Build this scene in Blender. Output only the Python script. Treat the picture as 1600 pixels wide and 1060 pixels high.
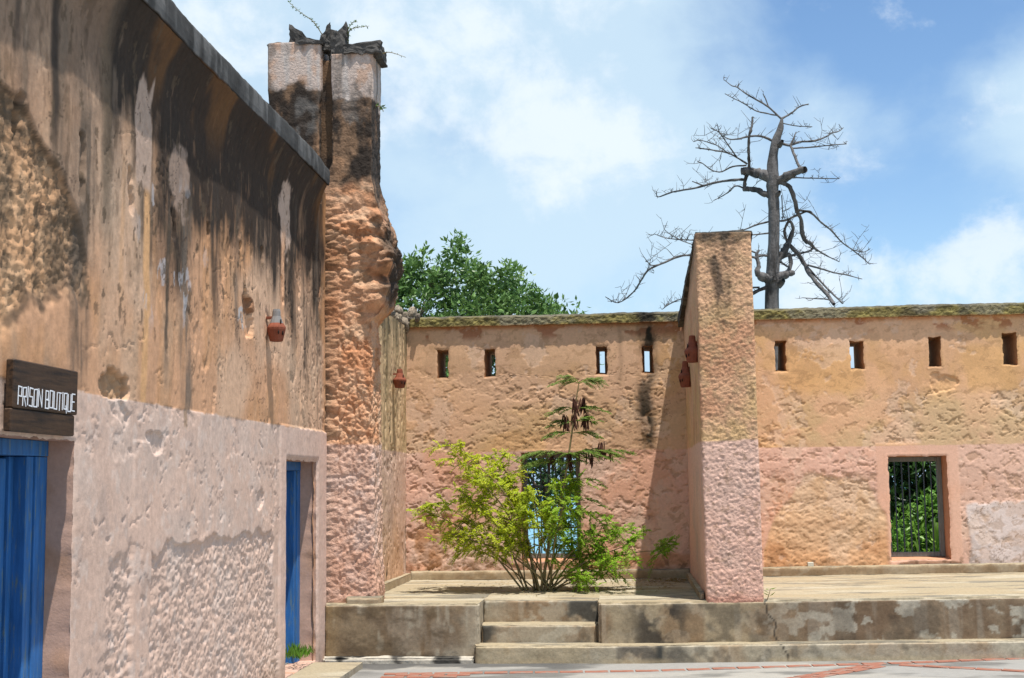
import bpy, bmesh, math, random
import numpy as np
from mathutils import Vector, Matrix, Euler

for _o in list(bpy.data.objects):
    bpy.data.objects.remove(_o)
S = bpy.context.scene
COL = S.collection
rnd = random.Random(7)
rng = np.random.default_rng(11)

# ------------------------------------------------------------ camera
pitch, yaw, roll = math.atan(227 / 2100), math.atan(178 / 2100 * 0.994), -0.013
cam = bpy.data.cameras.new('camera')
cam.sensor_width = 36.0
cam.lens = 36 * 2100 / 1600
cam.clip_start, cam.clip_end = 0.1, 20000
cam_o = bpy.data.objects.new('camera', cam)
COL.objects.link(cam_o)
cam_o.matrix_world = Matrix.Translation((0, 0, 1.7)) @ (
    Matrix.Rotation(yaw, 4, 'Z') @ Matrix.Rotation(math.pi / 2 + pitch, 4, 'X') @ Matrix.Rotation(roll, 4, 'Z'))
S.camera = cam_o

# ------------------------------------------------------------ sun, sky, exposure
TO_SUN = Vector((0.185, -0.225, 1.0)).normalized()
sun = bpy.data.lights.new('sun', 'SUN')
sun.energy = 5.0
sun.angle = math.radians(0.55)
sun.color = (1.0, 0.95, 0.88)
sun_o = bpy.data.objects.new('sun', sun)
COL.objects.link(sun_o)
sun_o.rotation_euler = (-TO_SUN).to_track_quat('-Z', 'Y').to_euler()
sun_o.location = (5, -5, 30)

W = bpy.data.worlds.new('World')
S.world = W
W.use_nodes = True
wt = W.node_tree
for n in list(wt.nodes):
    wt.nodes.remove(n)


def wn(t, **k):
    n = wt.nodes.new(t)
    for a, b in k.items():
        setattr(n, a, b)
    return n


def wmath(op, a, b=None, clamp=False):
    n = wn('ShaderNodeMath', operation=op, use_clamp=clamp)
    for i, v in enumerate((a, b)):
        if v is None:
            continue
        if isinstance(v, (int, float)):
            n.inputs[i].default_value = v
        else:
            wt.links.new(v, n.inputs[i])
    return n.outputs[0]


sky = wn('ShaderNodeTexSky', sky_type='NISHITA')
sky.sun_disc = False
sky.sun_elevation = math.asin(TO_SUN.z)
sky.sun_rotation = math.atan2(TO_SUN.x, TO_SUN.y)
sky.air_density = 1.0
sky.dust_density = 0.15
sky.ozone_density = 1.6
geo = wn('ShaderNodeTexCoord')
DIR = geo.outputs['Generated']


def wnoise(scale, detail, rough, offs, stretch=(1, 1, 1), dist=0.0):
    m = wn('ShaderNodeMapping')
    m.inputs['Location'].default_value = offs
    m.inputs['Scale'].default_value = stretch
    wt.links.new(DIR, m.inputs['Vector'])
    n = wn('ShaderNodeTexNoise')
    n.inputs['Scale'].default_value = scale
    n.inputs['Detail'].default_value = detail
    n.inputs['Roughness'].default_value = rough
    n.inputs['Distortion'].default_value = dist
    wt.links.new(m.outputs[0], n.inputs['Vector'])
    return n.outputs['Fac']


def wrange(v, a, b, c=0.0, d=1.0):
    n = wn('ShaderNodeMapRange', interpolation_type='SMOOTHSTEP')
    wt.links.new(v, n.inputs['Value'])
    for i, x in enumerate((a, b, c, d)):
        n.inputs[1 + i].default_value = x
    return n.outputs[0]


def blob(d, r0, r1, amp):
    """a cloud bank (or a gap between banks) at one bearing of the sky"""
    dv = Vector(d).normalized()
    n = wn('ShaderNodeVectorMath', operation='DISTANCE')
    wt.links.new(DIR, n.inputs[0])
    n.inputs[1].default_value = dv
    return wrange(n.outputs['Value'], r0, r1, amp, 0.0)


def wsum(l):
    o = l[0]
    for x in l[1:]:
        o = wmath('ADD', o, x)
    return o


# pale veil that covers most of the sky, thinner toward the right
n_veil = wnoise(3.6, 9, 0.56, (1.3, 0.2, 4.1), (1, 1, 1.25), 0.25)
veil = wsum([wmath('ADD', wmath('MULTIPLY', n_veil, 2.0), -0.50),
             blob((-0.12, 0.95, 0.27), 0.06, 0.36, 0.20),
             blob((0.10, 0.97, 0.15), 0.03, 0.20, 0.16),
             blob((0.250, 0.935, 0.255), 0.005, 0.075, 0.34),
             blob((0.170, 0.950, 0.260), 0.005, 0.065, 0.30),
             blob((0.10, 0.945, 0.315), 0.02, 0.14, -0.34),
             blob((0.21, 0.93, 0.315), 0.02, 0.14, -0.42),
             blob((0.205, 0.957, 0.205), 0.02, 0.12, -0.44),
             blob((0.02, 0.99, 0.09), 0.02, 0.12, -0.12)])
veil = wrange(veil, 0.18, 0.74)
# bright cumulus heads
n_cum = wnoise(13.0, 12, 0.62, (0.4, 2.7, 1.9), (1, 1, 1.2), 0.15)
cum = wsum([n_cum,
            blob((0.150, 0.976, 0.135), 0.02, 0.085, 0.19),
            blob((0.255, 0.955, 0.145), 0.01, 0.06, 0.13),
            blob((0.275, 0.942, 0.185), 0.01, 0.06, 0.13),
            blob((-0.030, 0.968, 0.246), 0.005, 0.08, 0.17),
            blob((-0.25, 0.92, 0.31), 0.05, 0.20, 0.12),
            blob((-0.06, 0.94, 0.33), 0.02, 0.16, 0.13),
            blob((-0.12, 0.96, 0.27), 0.05, 0.20, 0.02)])
cum = wrange(cum, 0.55, 0.80)
skysat = wn('ShaderNodeHueSaturation')
skysat.inputs['Saturation'].default_value = 1.12
skysat.inputs['Value'].default_value = 1.35
wt.links.new(sky.outputs[0], skysat.inputs['Color'])
m1 = wn('ShaderNodeMix', data_type='RGBA')
wt.links.new(wmath('MULTIPLY', veil, 0.84), m1.inputs[0])
wt.links.new(skysat.outputs[0], m1.inputs[6])
m1.inputs[7].default_value = (5.5, 7.0, 8.1, 1)
m2 = wn('ShaderNodeMix', data_type='RGBA')
wt.links.new(wmath('MULTIPLY', cum, 0.72), m2.inputs[0])
wt.links.new(m1.outputs[2], m2.inputs[6])
m2.inputs[7].default_value = (7.7, 8.3, 8.8, 1)
# the lowest band of air over the sea is blue-grey all round
sep = wn('ShaderNodeSeparateXYZ')
wt.links.new(DIR, sep.inputs[0])
m3 = wn('ShaderNodeMix', data_type='RGBA')
wt.links.new(wrange(sep.outputs['Z'], 0.02, 0.15, 0.85, 0.0), m3.inputs[0])
wt.links.new(m2.outputs[2], m3.inputs[6])
m3.inputs[7].default_value = (3.3, 4.9, 7.0, 1)
bg = wn('ShaderNodeBackground')
bg.inputs['Strength'].default_value = 0.095
wt.links.new(m3.outputs[2], bg.inputs['Color'])
wo = wn('ShaderNodeOutputWorld')
wt.links.new(bg.outputs[0], wo.inputs['Surface'])

S.render.engine = 'CYCLES'
S.view_settings.view_transform = 'Standard'
S.view_settings.look = 'None'
S.view_settings.exposure = 0.38
S.view_settings.gamma = 1.0
S.view_settings.use_curve_mapping = False
S.cycles.max_bounces = 8
S.cycles.diffuse_bounces = 4


# ------------------------------------------------------------ numeric helpers
def lin(r, g, b):
    f = lambda c: (c / 255 / 12.92) if c <= 10 else ((c / 255 + 0.055) / 1.055) ** 2.4
    return np.array([f(r), f(g), f(b)])


def ss(a, b, x):
    t = np.clip((x - a) / (b - a), 0, 1)
    return t * t * (3 - 2 * t)


def _h(ix, iy, iz, seed):
    n = (ix.astype(np.int64) * 374761393 + iy.astype(np.int64) * 668265263 + iz.astype(np.int64) * 2147483647 + seed * 974634721) & 0xffffffff
    n = ((n ^ (n >> 13)) * 1274126177) & 0xffffffff
    n = ((n ^ (n >> 16)) * 2246822519) & 0xffffffff
    n = n ^ (n >> 15)
    return n.astype(np.float64) / 4294967295.0


def vn3(x, y, z, seed=0):
    ix, iy, iz = np.floor(x), np.floor(y), np.floor(z)
    fx, fy, fz = x - ix, y - iy, z - iz
    q = lambda t: t * t * t * (t * (t * 6 - 15) + 10)
    fx, fy, fz = q(fx), q(fy), q(fz)
    r = 0
    for a in (0, 1):
        wx = fx if a else 1 - fx
        for b in (0, 1):
            wy = fy if b else 1 - fy
            for c in (0, 1):
                wz = fz if c else 1 - fz
                r = r + wx * wy * wz * _h(ix + a, iy + b, iz + c, seed)
    return r


def vn2(x, y, seed=0):
    ix, iy = np.floor(x), np.floor(y)
    fx, fy = x - ix, y - iy
    q = lambda t: t * t * t * (t * (t * 6 - 15) + 10)
    fx, fy = q(fx), q(fy)
    z = np.zeros_like(ix)
    return ((1 - fx) * (1 - fy) * _h(ix, iy, z, seed) + fx * (1 - fy) * _h(ix + 1, iy, z, seed)
            + (1 - fx) * fy * _h(ix, iy + 1, z, seed) + fx * fy * _h(ix + 1, iy + 1, z, seed))


def fbm2(x, y, o=4, seed=0, g=0.5):
    r, a, t = 0, 1.0, 0
    for i in range(o):
        r = r + a * vn2(x + 17.3 * i, y - 9.1 * i, seed + i)
        t += a
        a *= g
        x, y = x * 2.03 + 0.31 * y, y * 2.03 - 0.31 * x
    return r / t


def fbm3(x, y, z, o=4, seed=0, g=0.5):
    r, a, t = 0, 1.0, 0
    for i in range(o):
        r = r + a * vn3(x + 17.3 * i, y - 9.1 * i, z + 5.7 * i, seed + i)
        t += a
        a *= g
        x, y, z = x * 2.03 + 0.2 * y, y * 2.03 - 0.2 * z, z * 2.03 + 0.2 * x
    return r / t


def worley3(x, y, z, seed=0):
    ix, iy, iz = np.floor(x), np.floor(y), np.floor(z)
    d1 = np.full(x.shape, 9.0)
    d2 = np.full(x.shape, 9.0)
    for a in (-1, 0, 1):
        for b in (-1, 0, 1):
            for c in (-1, 0, 1):
                px = ix + a + _h(ix + a, iy + b, iz + c, seed)
                py = iy + b + _h(ix + a, iy + b, iz + c, seed + 1)
                pz = iz + c + _h(ix + a, iy + b, iz + c, seed + 2)
                d = (x - px) ** 2 + (y - py) ** 2 + (z - pz) ** 2
                d2 = np.minimum(d2, np.maximum(d1, d))
                d1 = np.minimum(d1, d)
    return np.sqrt(d1), np.sqrt(d2)


def mixc(c, col, m):
    m = np.clip(m, 0, 1)[..., None]
    return c * (1 - m) + np.asarray(col) * m


def hole_pits(u, v, su, sv, lo, hi, seed):
    """scattered chisel marks and lost flakes: 0..1, 1 in a mark"""
    w1 = fbm2(u * su * .7, v * sv * .7, 3, seed + 50) - .5
    w2 = fbm2(u * su * .7 + 40, v * sv * .7, 3, seed + 60) - .5
    n = fbm2(u * su + w1 * 2.4, v * sv + w2 * 2.4, 4, seed, .55)
    return ss(lo, hi, n)


# ------------------------------------------------------------ object helpers
def link(o, parent=None):
    COL.objects.link(o)
    if parent is not None:
        o.parent = parent
    return o


def tag(o, label=None, cat=None, group=None, kind=None):
    if label:
        o['label'] = label
    if cat:
        o['category'] = cat
    if group:
        o['group'] = group
    if kind:
        o['kind'] = kind
    return o


def empty(name, loc=(0, 0, 0), label=None, cat=None, group=None, kind=None, parent=None):
    o = bpy.data.objects.new(name, None)
    o.empty_display_size = 0.2
    o.location = loc
    link(o, parent)
    return tag(o, label, cat, group, kind)


def setpar(o, p):
    """parent o to p, keeping world coordinates (parents are only ever moved)"""
    o.parent = p
    w = Vector((0, 0, 0))
    q = p
    while q is not None:
        w += q.location
        q = q.parent
    o.location = o.location - w


def mesh_np(name, verts, quads, mat, parent=None, col=None, smooth=True, tris=None):
    me = bpy.data.meshes.new(name)
    verts = np.asarray(verts, dtype=np.float32)
    me.vertices.add(len(verts))
    me.vertices.foreach_set('co', verts.ravel())
    loops, starts, tot = [], [], []
    n = 0
    if quads is not None and len(quads):
        q = np.asarray(quads, dtype=np.int32)
        loops.append(q.ravel())
        starts.append(np.arange(len(q), dtype=np.int32) * 4)
        tot.append(np.full(len(q), 4, dtype=np.int32))
        n = q.size
    if tris is not None and len(tris):
        t = np.asarray(tris, dtype=np.int32)
        loops.append(t.ravel())
        starts.append(n + np.arange(len(t), dtype=np.int32) * 3)
        tot.append(np.full(len(t), 3, dtype=np.int32))
    loops, starts, tot = np.concatenate(loops), np.concatenate(starts), np.concatenate(tot)
    me.loops.add(len(loops))
    me.loops.foreach_set('vertex_index', loops)
    me.polygons.add(len(starts))
    me.polygons.foreach_set('loop_start', starts)
    me.polygons.foreach_set('loop_total', tot)
    me.polygons.foreach_set('use_smooth', np.full(len(starts), smooth))
    me.update(calc_edges=True)
    if col is not None:
        a = me.attributes.new('paint', 'FLOAT_COLOR', 'POINT')
        c = np.ones((len(verts), 4), dtype=np.float32)
        c[:, :3] = col
        a.data.foreach_set('color', c.ravel())
    me.materials.append(mat)
    o = bpy.data.objects.new(name, me)
    COL.objects.link(o)
    if parent is not None:
        setpar(o, parent)
    return o


def lines(a, b, step, snaps=()):
    xs = list(np.linspace(a, b, max(2, int(round((b - a) / step)) + 1)))
    for s in snaps:
        xs = [x for x in xs if abs(x - s) > step * 0.45 or x in (a, b)]
        if a < s < b:
            xs.append(s)
    return np.array(sorted(set(xs)))


def ragged(a, b, k=1.0):
    return ((fbm2(a * 13, b * 13, 4, 777, .6) - .5) * .034 * k, (fbm2(a * 13 + 31, b * 13, 4, 778, .6) - .5) * .034 * k)


def wall_grid(name, U, V, holes, place, disp, paint, mat, parent):
    """a plastered wall face; place(u,v,d) -> xyz, d is relief outward"""
    u, v = np.meshgrid(U, V, indexing='ij')
    d = disp(u, v)
    edge = np.full(u.shape, 9.0)
    for h in holes:
        dx = np.maximum(np.maximum(h[0] - u, u - h[1]), 0)
        dy = np.maximum(np.maximum(h[2] - v, v - h[3]), 0)
        edge = np.minimum(edge, np.hypot(dx, dy))
    e = ss(0.0, 0.05, edge)
    d = d * e - 0.006 * (1 - ss(0, 0.022, edge))
    ja, jb = ragged(u, v)
    jk = 1 - ss(.004, .05, edge)
    P = place(u + ja * jk, v + jb * jk, d)
    c = paint(u, v, d)
    nu, nv = u.shape
    idx = np.arange(nu * nv).reshape(nu, nv)
    q = np.stack([idx[:-1, :-1], idx[1:, :-1], idx[1:, 1:], idx[:-1, 1:]], -1)
    cu, cv = (U[:-1] + U[1:]) / 2, (V[:-1] + V[1:]) / 2
    keep = np.ones((nu - 1, nv - 1), bool)
    for h in holes:
        keep &= ~(((cu > h[0]) & (cu < h[1]))[:, None] & ((cv > h[2]) & (cv < h[3]))[None, :])
    q = q[keep]
    P = P.reshape(-1, 3)
    n = np.cross(P[q[0][1]] - P[q[0][0]], P[q[0][3]] - P[q[0][0]])
    out = (place(np.array([U[0]]), np.array([V[0]]), np.array([1.0])) - place(np.array([U[0]]), np.array([V[0]]), np.array([0.0]))).reshape(3)
    if np.dot(n, out) < 0:
        q = q[:, ::-1]
    return mesh_np(name, P, q, mat, parent, c.reshape(-1, 3))


def column(name, x0, x1, y0, y1, zb, zt, res, disp, paint, mat, parent, rc=0.03, dz=None):
    """closed upright mass with a rounded rectangular plan; zt may be a function of (x, y)"""
    pts = []

    def seg(ax, ay, bx, by):
        n = max(1, int(math.hypot(bx - ax, by - ay) / res))
        for i in range(n):
            t = i / n
            pts.append((ax + (bx - ax) * t, ay + (by - ay) * t))

    seg(x0, y0, x1, y0)
    seg(x1, y0, x1, y1)
    seg(x1, y1, x0, y1)
    seg(x0, y1, x0, y0)
    p = np.array(pts)
    c = np.array([np.clip(p[:, 0], x0 + rc, x1 - rc), np.clip(p[:, 1], y0 + rc, y1 - rc)]).T
    nrm = p - c
    L = np.hypot(nrm[:, 0], nrm[:, 1])[:, None]
    nrm = nrm / L
    p = c + nrm * rc
    ztv = zt(p[:, 0], p[:, 1]) if callable(zt) else np.full(len(p), zt)
    nz = int((np.max(ztv) - zb) / (dz or res)) + 1
    t = np.linspace(0, 1, nz)
    X = np.repeat(p[None, :, 0], nz, 0)
    Y = np.repeat(p[None, :, 1], nz, 0)
    Z = zb + t[:, None] * (ztv[None, :] - zb)
    NX = np.repeat(nrm[None, :, 0], nz, 0)
    NY = np.repeat(nrm[None, :, 1], nz, 0)
    D = disp(X, Y, Z, NX, NY)          # (dx, dy, dz)
    P = np.stack([X + D[0], Y + D[1], Z + D[2]], -1)
    C = paint(X, Y, Z, NX, NY)
    m = len(p)
    idx = np.arange(nz * m).reshape(nz, m)
    r = np.roll(idx, -1, 1)
    q = np.stack([idx[:-1], r[:-1], r[1:], idx[1:]], -1).reshape(-1, 4)
    V = P.reshape(-1, 3)
    CC = C.reshape(-1, 3)
    # rounded top: two shrinking rings and a centre
    top = P[-1]
    ctr = top.mean(0)
    V = np.vstack([V, (top * 0.8 + ctr * 0.2) + [0, 0, 0.01], ctr[None] + [0, 0, 0.015]])
    CC = np.vstack([CC, C[-1], C[-1].mean(0)[None]])
    a = np.arange(m) + (nz - 1) * m
    b = np.arange(m) + nz * m
    q = np.vstack([q, np.stack([a, np.roll(a, -1), np.roll(b, -1), b], -1)])
    tri = np.stack([b, np.roll(b, -1), np.full(m, (nz + 1) * m)], -1)
    return mesh_np(name, V, q, mat, parent, CC, True, tri)


def block(name, x0, x1, y0, y1, z0, z1, step, paint, mat, parent, chip=0.0, warp=None, bump=0.0, faces='xXyYzZ', seed=3, front_only=True):
    """box of gridded faces with worn edges; paint(x,y,z,n) n = face letter"""
    sx, sy, sz = step
    xs, ys, zs = lines(x0, x1, sx), lines(y0, y1, sy), lines(z0, z1, sz)
    VV, QQ, CC = [], [], []
    base = 0
    for f in faces:
        if f in 'xX':
            a, b = np.meshgrid(ys, zs, indexing='ij')
            x = np.full(a.shape, x0 if f == 'x' else x1)
            P = [x, a, b]
            fl = f == 'x'
            n = (-1 if f == 'x' else 1, 0, 0)
        elif f in 'yY':
            a, b = np.meshgrid(xs, zs, indexing='ij')
            P = [a, np.full(a.shape, y0 if f == 'y' else y1), b]
            fl = f == 'Y'
            n = (0, -1 if f == 'y' else 1, 0)
        else:
            a, b = np.meshgrid(xs, ys, indexing='ij')
            P = [a, b, np.full(a.shape, z0 if f == 'z' else z1)]
            fl = f == 'z'
            n = (0, 0, -1 if f == 'z' else 1)
        X, Y, Z = P
        C = paint(X, Y, Z, f)
        dX = np.minimum(X - x0, x1 - X)
        dY = np.minimum(Y - y0, y1 - Y)
        dZ = z1 - Z
        near = np.sort(np.stack([dX, dY, dZ], -1), -1)[..., 1]
        k = (1 - ss(0, 0.03, near)) * (ss(.10, .04, Y - y0) if front_only else 1.0) * chip * (0.25 + 1.5 * fbm3(X * 9, Y * 9, Z * 9, 3, seed))
        cx = np.clip(X, x0 + .03, x1 - .03) - X
        cy = np.clip(Y, y0 + .03, y1 - .03) - Y
        cz = np.clip(Z, z0, z1 - .03) - Z
        b_ = bump * (fbm3(X * 6, Y * 6, Z * 6, 4, seed + 9) - .5)
        X2 = X + cx / .03 * k + n[0] * b_
        Y2 = Y + cy / .03 * k + n[1] * b_
        Z2 = Z + cz / .03 * k + n[2] * b_
        if warp:
            X2, Y2, Z2 = warp(X2, Y2, Z2)
        nu, nv = a.shape
        idx = np.arange(nu * nv).reshape(nu, nv) + base
        q = np.stack([idx[:-1, :-1], idx[1:, :-1], idx[1:, 1:], idx[:-1, 1:]], -1).reshape(-1, 4)
        if fl:
            q = q[:, ::-1]
        VV.append(np.stack([X2, Y2, Z2], -1).reshape(-1, 3))
        QQ.append(q)
        CC.append(C.reshape(-1, 3))
        base += nu * nv
    return mesh_np(name, np.vstack(VV), np.vstack(QQ), mat, parent, np.vstack(CC), False)


def bm_obj(name, bm, mat, parent=None, smooth=False):
    me = bpy.data.meshes.new(name)
    bmesh.ops.recalc_face_normals(bm, faces=bm.faces)
    bm.to_mesh(me)
    bm.free()
    if smooth:
        for p in me.polygons:
            p.use_smooth = True
    me.materials.append(mat)
    o = bpy.data.objects.new(name, me)
    COL.objects.link(o)
    if parent is not None:
        setpar(o, parent)
    return o


def add_box(bm, x0, x1, y0, y1, z0, z1, bev=0.0, rot=None, piv=None):
    r = bmesh.ops.create_cube(bm, size=1.0)
    vs = r['verts']
    for v in vs:
        v.co = Vector((x0 + (v.co.x + .5) * (x1 - x0), y0 + (v.co.y + .5) * (y1 - y0), z0 + (v.co.z + .5) * (z1 - z0)))
    if bev:
        es = list({e for v in vs for e in v.link_edges})
        g = bmesh.ops.bevel(bm, geom=es, offset=bev, segments=1, affect='EDGES')
        vs = list({v for f in g['faces'] for v in f.verts} | {v for v in vs if v.is_valid})
    if rot:
        bmesh.ops.rotate(bm, verts=vs, cent=piv or (0, 0, 0), matrix=rot)
    return vs


def box_obj(name, x0, x1, y0, y1, z0, z1, mat, parent=None, bev=0.003):
    bm = bmesh.new()
    add_box(bm, x0, x1, y0, y1, z0, z1, bev)
    return bm_obj(name, bm, mat, parent)


def tube_arrays(pts, rad, sides=6):
    pts = np.asarray(pts, float)
    n = len(pts)
    t = np.gradient(pts, axis=0)
    t /= np.linalg.norm(t, axis=1)[:, None] + 1e-9
    up = np.array([0.31, 0.83, 0.46])
    a = np.cross(t, up)
    a /= np.linalg.norm(a, axis=1)[:, None] + 1e-9
    b = np.cross(t, a)
    th = np.arange(sides) * 2 * math.pi / sides
    r = np.asarray(rad, float).reshape(-1, 1, 1) * np.ones((n, 1, 1))
    V = pts[:, None, :] + r * (np.cos(th)[None, :, None] * a[:, None, :] + np.sin(th)[None, :, None] * b[:, None, :])
    idx = np.arange(n * sides).reshape(n, sides)
    rr = np.roll(idx, -1, 1)
    q = np.stack([idx[:-1], rr[:-1], rr[1:], idx[1:]], -1).reshape(-1, 4)
    return V.reshape(-1, 3), q


class Tubes:
    def __init__(self):
        self.v, self.q, self.n = [], [], 0

    def add(self, pts, rad, sides=6):
        v, q = tube_arrays(pts, rad, sides)
        self.v.append(v)
        self.q.append(q + self.n)
        self.n += len(v)

    def build(self, name, mat, parent=None):
        return mesh_np(name, np.vstack(self.v), np.vstack(self.q), mat, parent)


def smooth_path(p, k=4):
    """Catmull-Rom through the points"""
    p = np.asarray(p, float)
    if len(p) < 3:
        return np.array([p[0] + (p[-1] - p[0]) * t for t in np.linspace(0, 1, k + 1)])
    q = np.vstack([2 * p[0] - p[1], p, 2 * p[-1] - p[-2]])
    out = []
    for i in range(1, len(q) - 2):
        for j in range(k):
            t = j / k
            out.append(0.5 * ((2 * q[i]) + (-q[i - 1] + q[i + 1]) * t + (2 * q[i - 1] - 5 * q[i] + 4 * q[i + 1] - q[i + 2]) * t * t
                              + (-q[i - 1] + 3 * q[i] - 3 * q[i + 1] + q[i + 2]) * t ** 3))
    out.append(p[-1])
    return np.array(out)


class Leaves:
    """many small leaf faces; each is a folded diamond of two triangles-pairs"""
    def __init__(self):
        self.c, self.t, self.w, self.col = [], [], [], []

    def add(self, c, t, w, col):
        self.c.append(np.atleast_2d(c))
        self.t.append(np.atleast_2d(t))
        self.w.append(np.atleast_2d(w))
        self.col.append(np.atleast_2d(col))

    def build(self, name, mat, parent=None):
        c, t, w, col = (np.vstack(a) for a in (self.c, self.t, self.w, self.col))
        n = np.cross(t, w)
        n = n / (np.linalg.norm(n, axis=1)[:, None] + 1e-9) * np.linalg.norm(w, axis=1)[:, None] * 0.35
        V = np.stack([c, c + t * .45 + w + n, c + t, c + t * .45 - w + n], 1).reshape(-1, 3)
        k = np.arange(len(c)) * 4
        tr = np.vstack([np.stack([k, k + 1, k + 2], -1), np.stack([k, k + 2, k + 3], -1)])
        return mesh_np(name, V, None, mat, parent, np.repeat(col, 4, 0), False, tr)


def unit(a):
    return a / (np.linalg.norm(a, axis=-1, keepdims=True) + 1e-9)


# ------------------------------------------------------------ materials
def mat_new(name, rough=0.9, spec=0.25):
    m = bpy.data.materials.new(name)
    m.use_nodes = True
    b = m.node_tree.nodes['Principled BSDF']
    b.inputs['Roughness'].default_value = rough
    b.inputs['Specular IOR Level'].default_value = spec
    return m, m.node_tree, b


def grain(nt, b, src, amt=0.16, scale=22, bump=0.35, dist=0.004, bscale=70, src_is_color=False, streak=None, stain=None, chips=None):
    """fine grain on top of a base colour (attribute socket or rgb)"""
    tc = nt.nodes.new('ShaderNodeTexCoord')
    vec = tc.outputs['Object']
    if streak:
        mp = nt.nodes.new('ShaderNodeMapping')
        mp.inputs['Scale'].default_value = streak
        nt.links.new(vec, mp.inputs['Vector'])
        vec = mp.outputs[0]
    n = nt.nodes.new('ShaderNodeTexNoise')
    n.inputs['Scale'].default_value = scale
    n.inputs['Detail'].default_value = 8
    n.inputs['Roughness'].default_value = 0.65
    nt.links.new(vec, n.inputs['Vector'])
    r = nt.nodes.new('ShaderNodeMapRange')
    nt.links.new(n.outputs['Fac'], r.inputs['Value'])
    r.inputs[1].default_value, r.inputs[2].default_value = 0.25, 0.75
    r.inputs[3].default_value, r.inputs[4].default_value = 1 - amt, 1 + amt
    mul = nt.nodes.new('ShaderNodeVectorMath')
    mul.operation = 'SCALE'
    if src_is_color:
        mul.inputs[0].default_value = src
    else:
        nt.links.new(src, mul.inputs[0])
    nt.links.new(r.outputs[0], mul.inputs['Scale'])
    out = mul.outputs[0]
    if stain:
        scol, sscale, lo, hi = stain
        n3 = nt.nodes.new('ShaderNodeTexNoise')
        n3.inputs['Scale'].default_value = sscale
        n3.inputs['Detail'].default_value = 7
        n3.inputs['Roughness'].default_value = 0.65
        nt.links.new(vec, n3.inputs['Vector'])
        r3 = nt.nodes.new('ShaderNodeMapRange')
        nt.links.new(n3.outputs['Fac'], r3.inputs['Value'])
        r3.inputs[1].default_value, r3.inputs[2].default_value = lo, hi
        mx = nt.nodes.new('ShaderNodeMix')
        mx.data_type = 'RGBA'
        nt.links.new(r3.outputs[0], mx.inputs[0])
        nt.links.new(out, mx.inputs[6])
        mx.inputs[7].default_value = (*scol, 1)
        out = mx.outputs[2]
    nt.links.new(out, b.inputs['Base Color'])
    if bump:
        n2 = nt.nodes.new('ShaderNodeTexNoise')
        n2.inputs['Scale'].default_value = bscale
        n2.inputs['Detail'].default_value = 6
        n2.inputs['Roughness'].default_value = 0.6
        nt.links.new(tc.outputs['Object'], n2.inputs['Vector'])
        bp = nt.nodes.new('ShaderNodeBump')
        bp.inputs['Strength'].default_value = bump
        bp.inputs['Distance'].default_value = dist
        hh = n2.outputs['Fac']
        if chips:
            vz = nt.nodes.new('ShaderNodeTexNoise')
            vz.noise_type = 'RIDGED_MULTIFRACTAL'
            vz.inputs['Scale'].default_value = chips
            vz.inputs['Detail'].default_value = 5
            vz.inputs['Roughness'].default_value = 0.5
            nt.links.new(tc.outputs['Object'], vz.inputs['Vector'])
            rr = nt.nodes.new('ShaderNodeMapRange')
            rr.inputs[1].default_value, rr.inputs[2].default_value = 0.2, 1.4
            rr.inputs[3].default_value, rr.inputs[4].default_value = 0.0, -0.8
            nt.links.new(vz.outputs['Fac'], rr.inputs['Value'])
            ad = nt.nodes.new('ShaderNodeMath')
            ad.operation = 'ADD'
            nt.links.new(hh, ad.inputs[0])
            nt.links.new(rr.outputs[0], ad.inputs[1])
            hh = ad.outputs[0]
        nt.links.new(hh, bp.inputs['Height'])
        nt.links.new(bp.outputs[0], b.inputs['Normal'])
    return out


def painted(name, amt=0.14, scale=24, bump=0.3, dist=0.004, bscale=70, rough=0.92, streak=None, spec=0.15, chips=None):
    m, nt, b = mat_new(name, rough, spec)
    a = nt.nodes.new('ShaderNodeAttribute')
    a.attribute_name = 'paint'
    grain(nt, b, a.outputs['Color'], amt, scale, bump, dist, bscale, False, streak, None, chips)
    return m


def plain(name, rgb, rough=0.85, amt=0.15, scale=20, bump=0.25, dist=0.003, bscale=80, spec=0.25, streak=None, metal=0.0, stain=None):
    m, nt, b = mat_new(name, rough, spec)
    b.inputs['Metallic'].default_value = metal
    grain(nt, b, rgb, amt, scale, bump, dist, bscale, True, streak, stain)
    return m


def leafmat(name, trans=0.35, rough=0.5):
    m, nt, b = mat_new(name, rough, 0.3)
    a = nt.nodes.new('ShaderNodeAttribute')
    a.attribute_name = 'paint'
    nt.links.new(a.outputs['Color'], b.inputs['Base Color'])
    tr = nt.nodes.new('ShaderNodeBsdfTranslucent')
    nt.links.new(a.outputs['Color'], tr.inputs['Color'])
    mx = nt.nodes.new('ShaderNodeMixShader')
    mx.inputs[0].default_value = trans
    nt.links.new(b.outputs[0], mx.inputs[1])
    nt.links.new(tr.outputs[0], mx.inputs[2])
    nt.links.new(mx.outputs[0], nt.nodes['Material Output'].inputs['Surface'])
    return m


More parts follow.
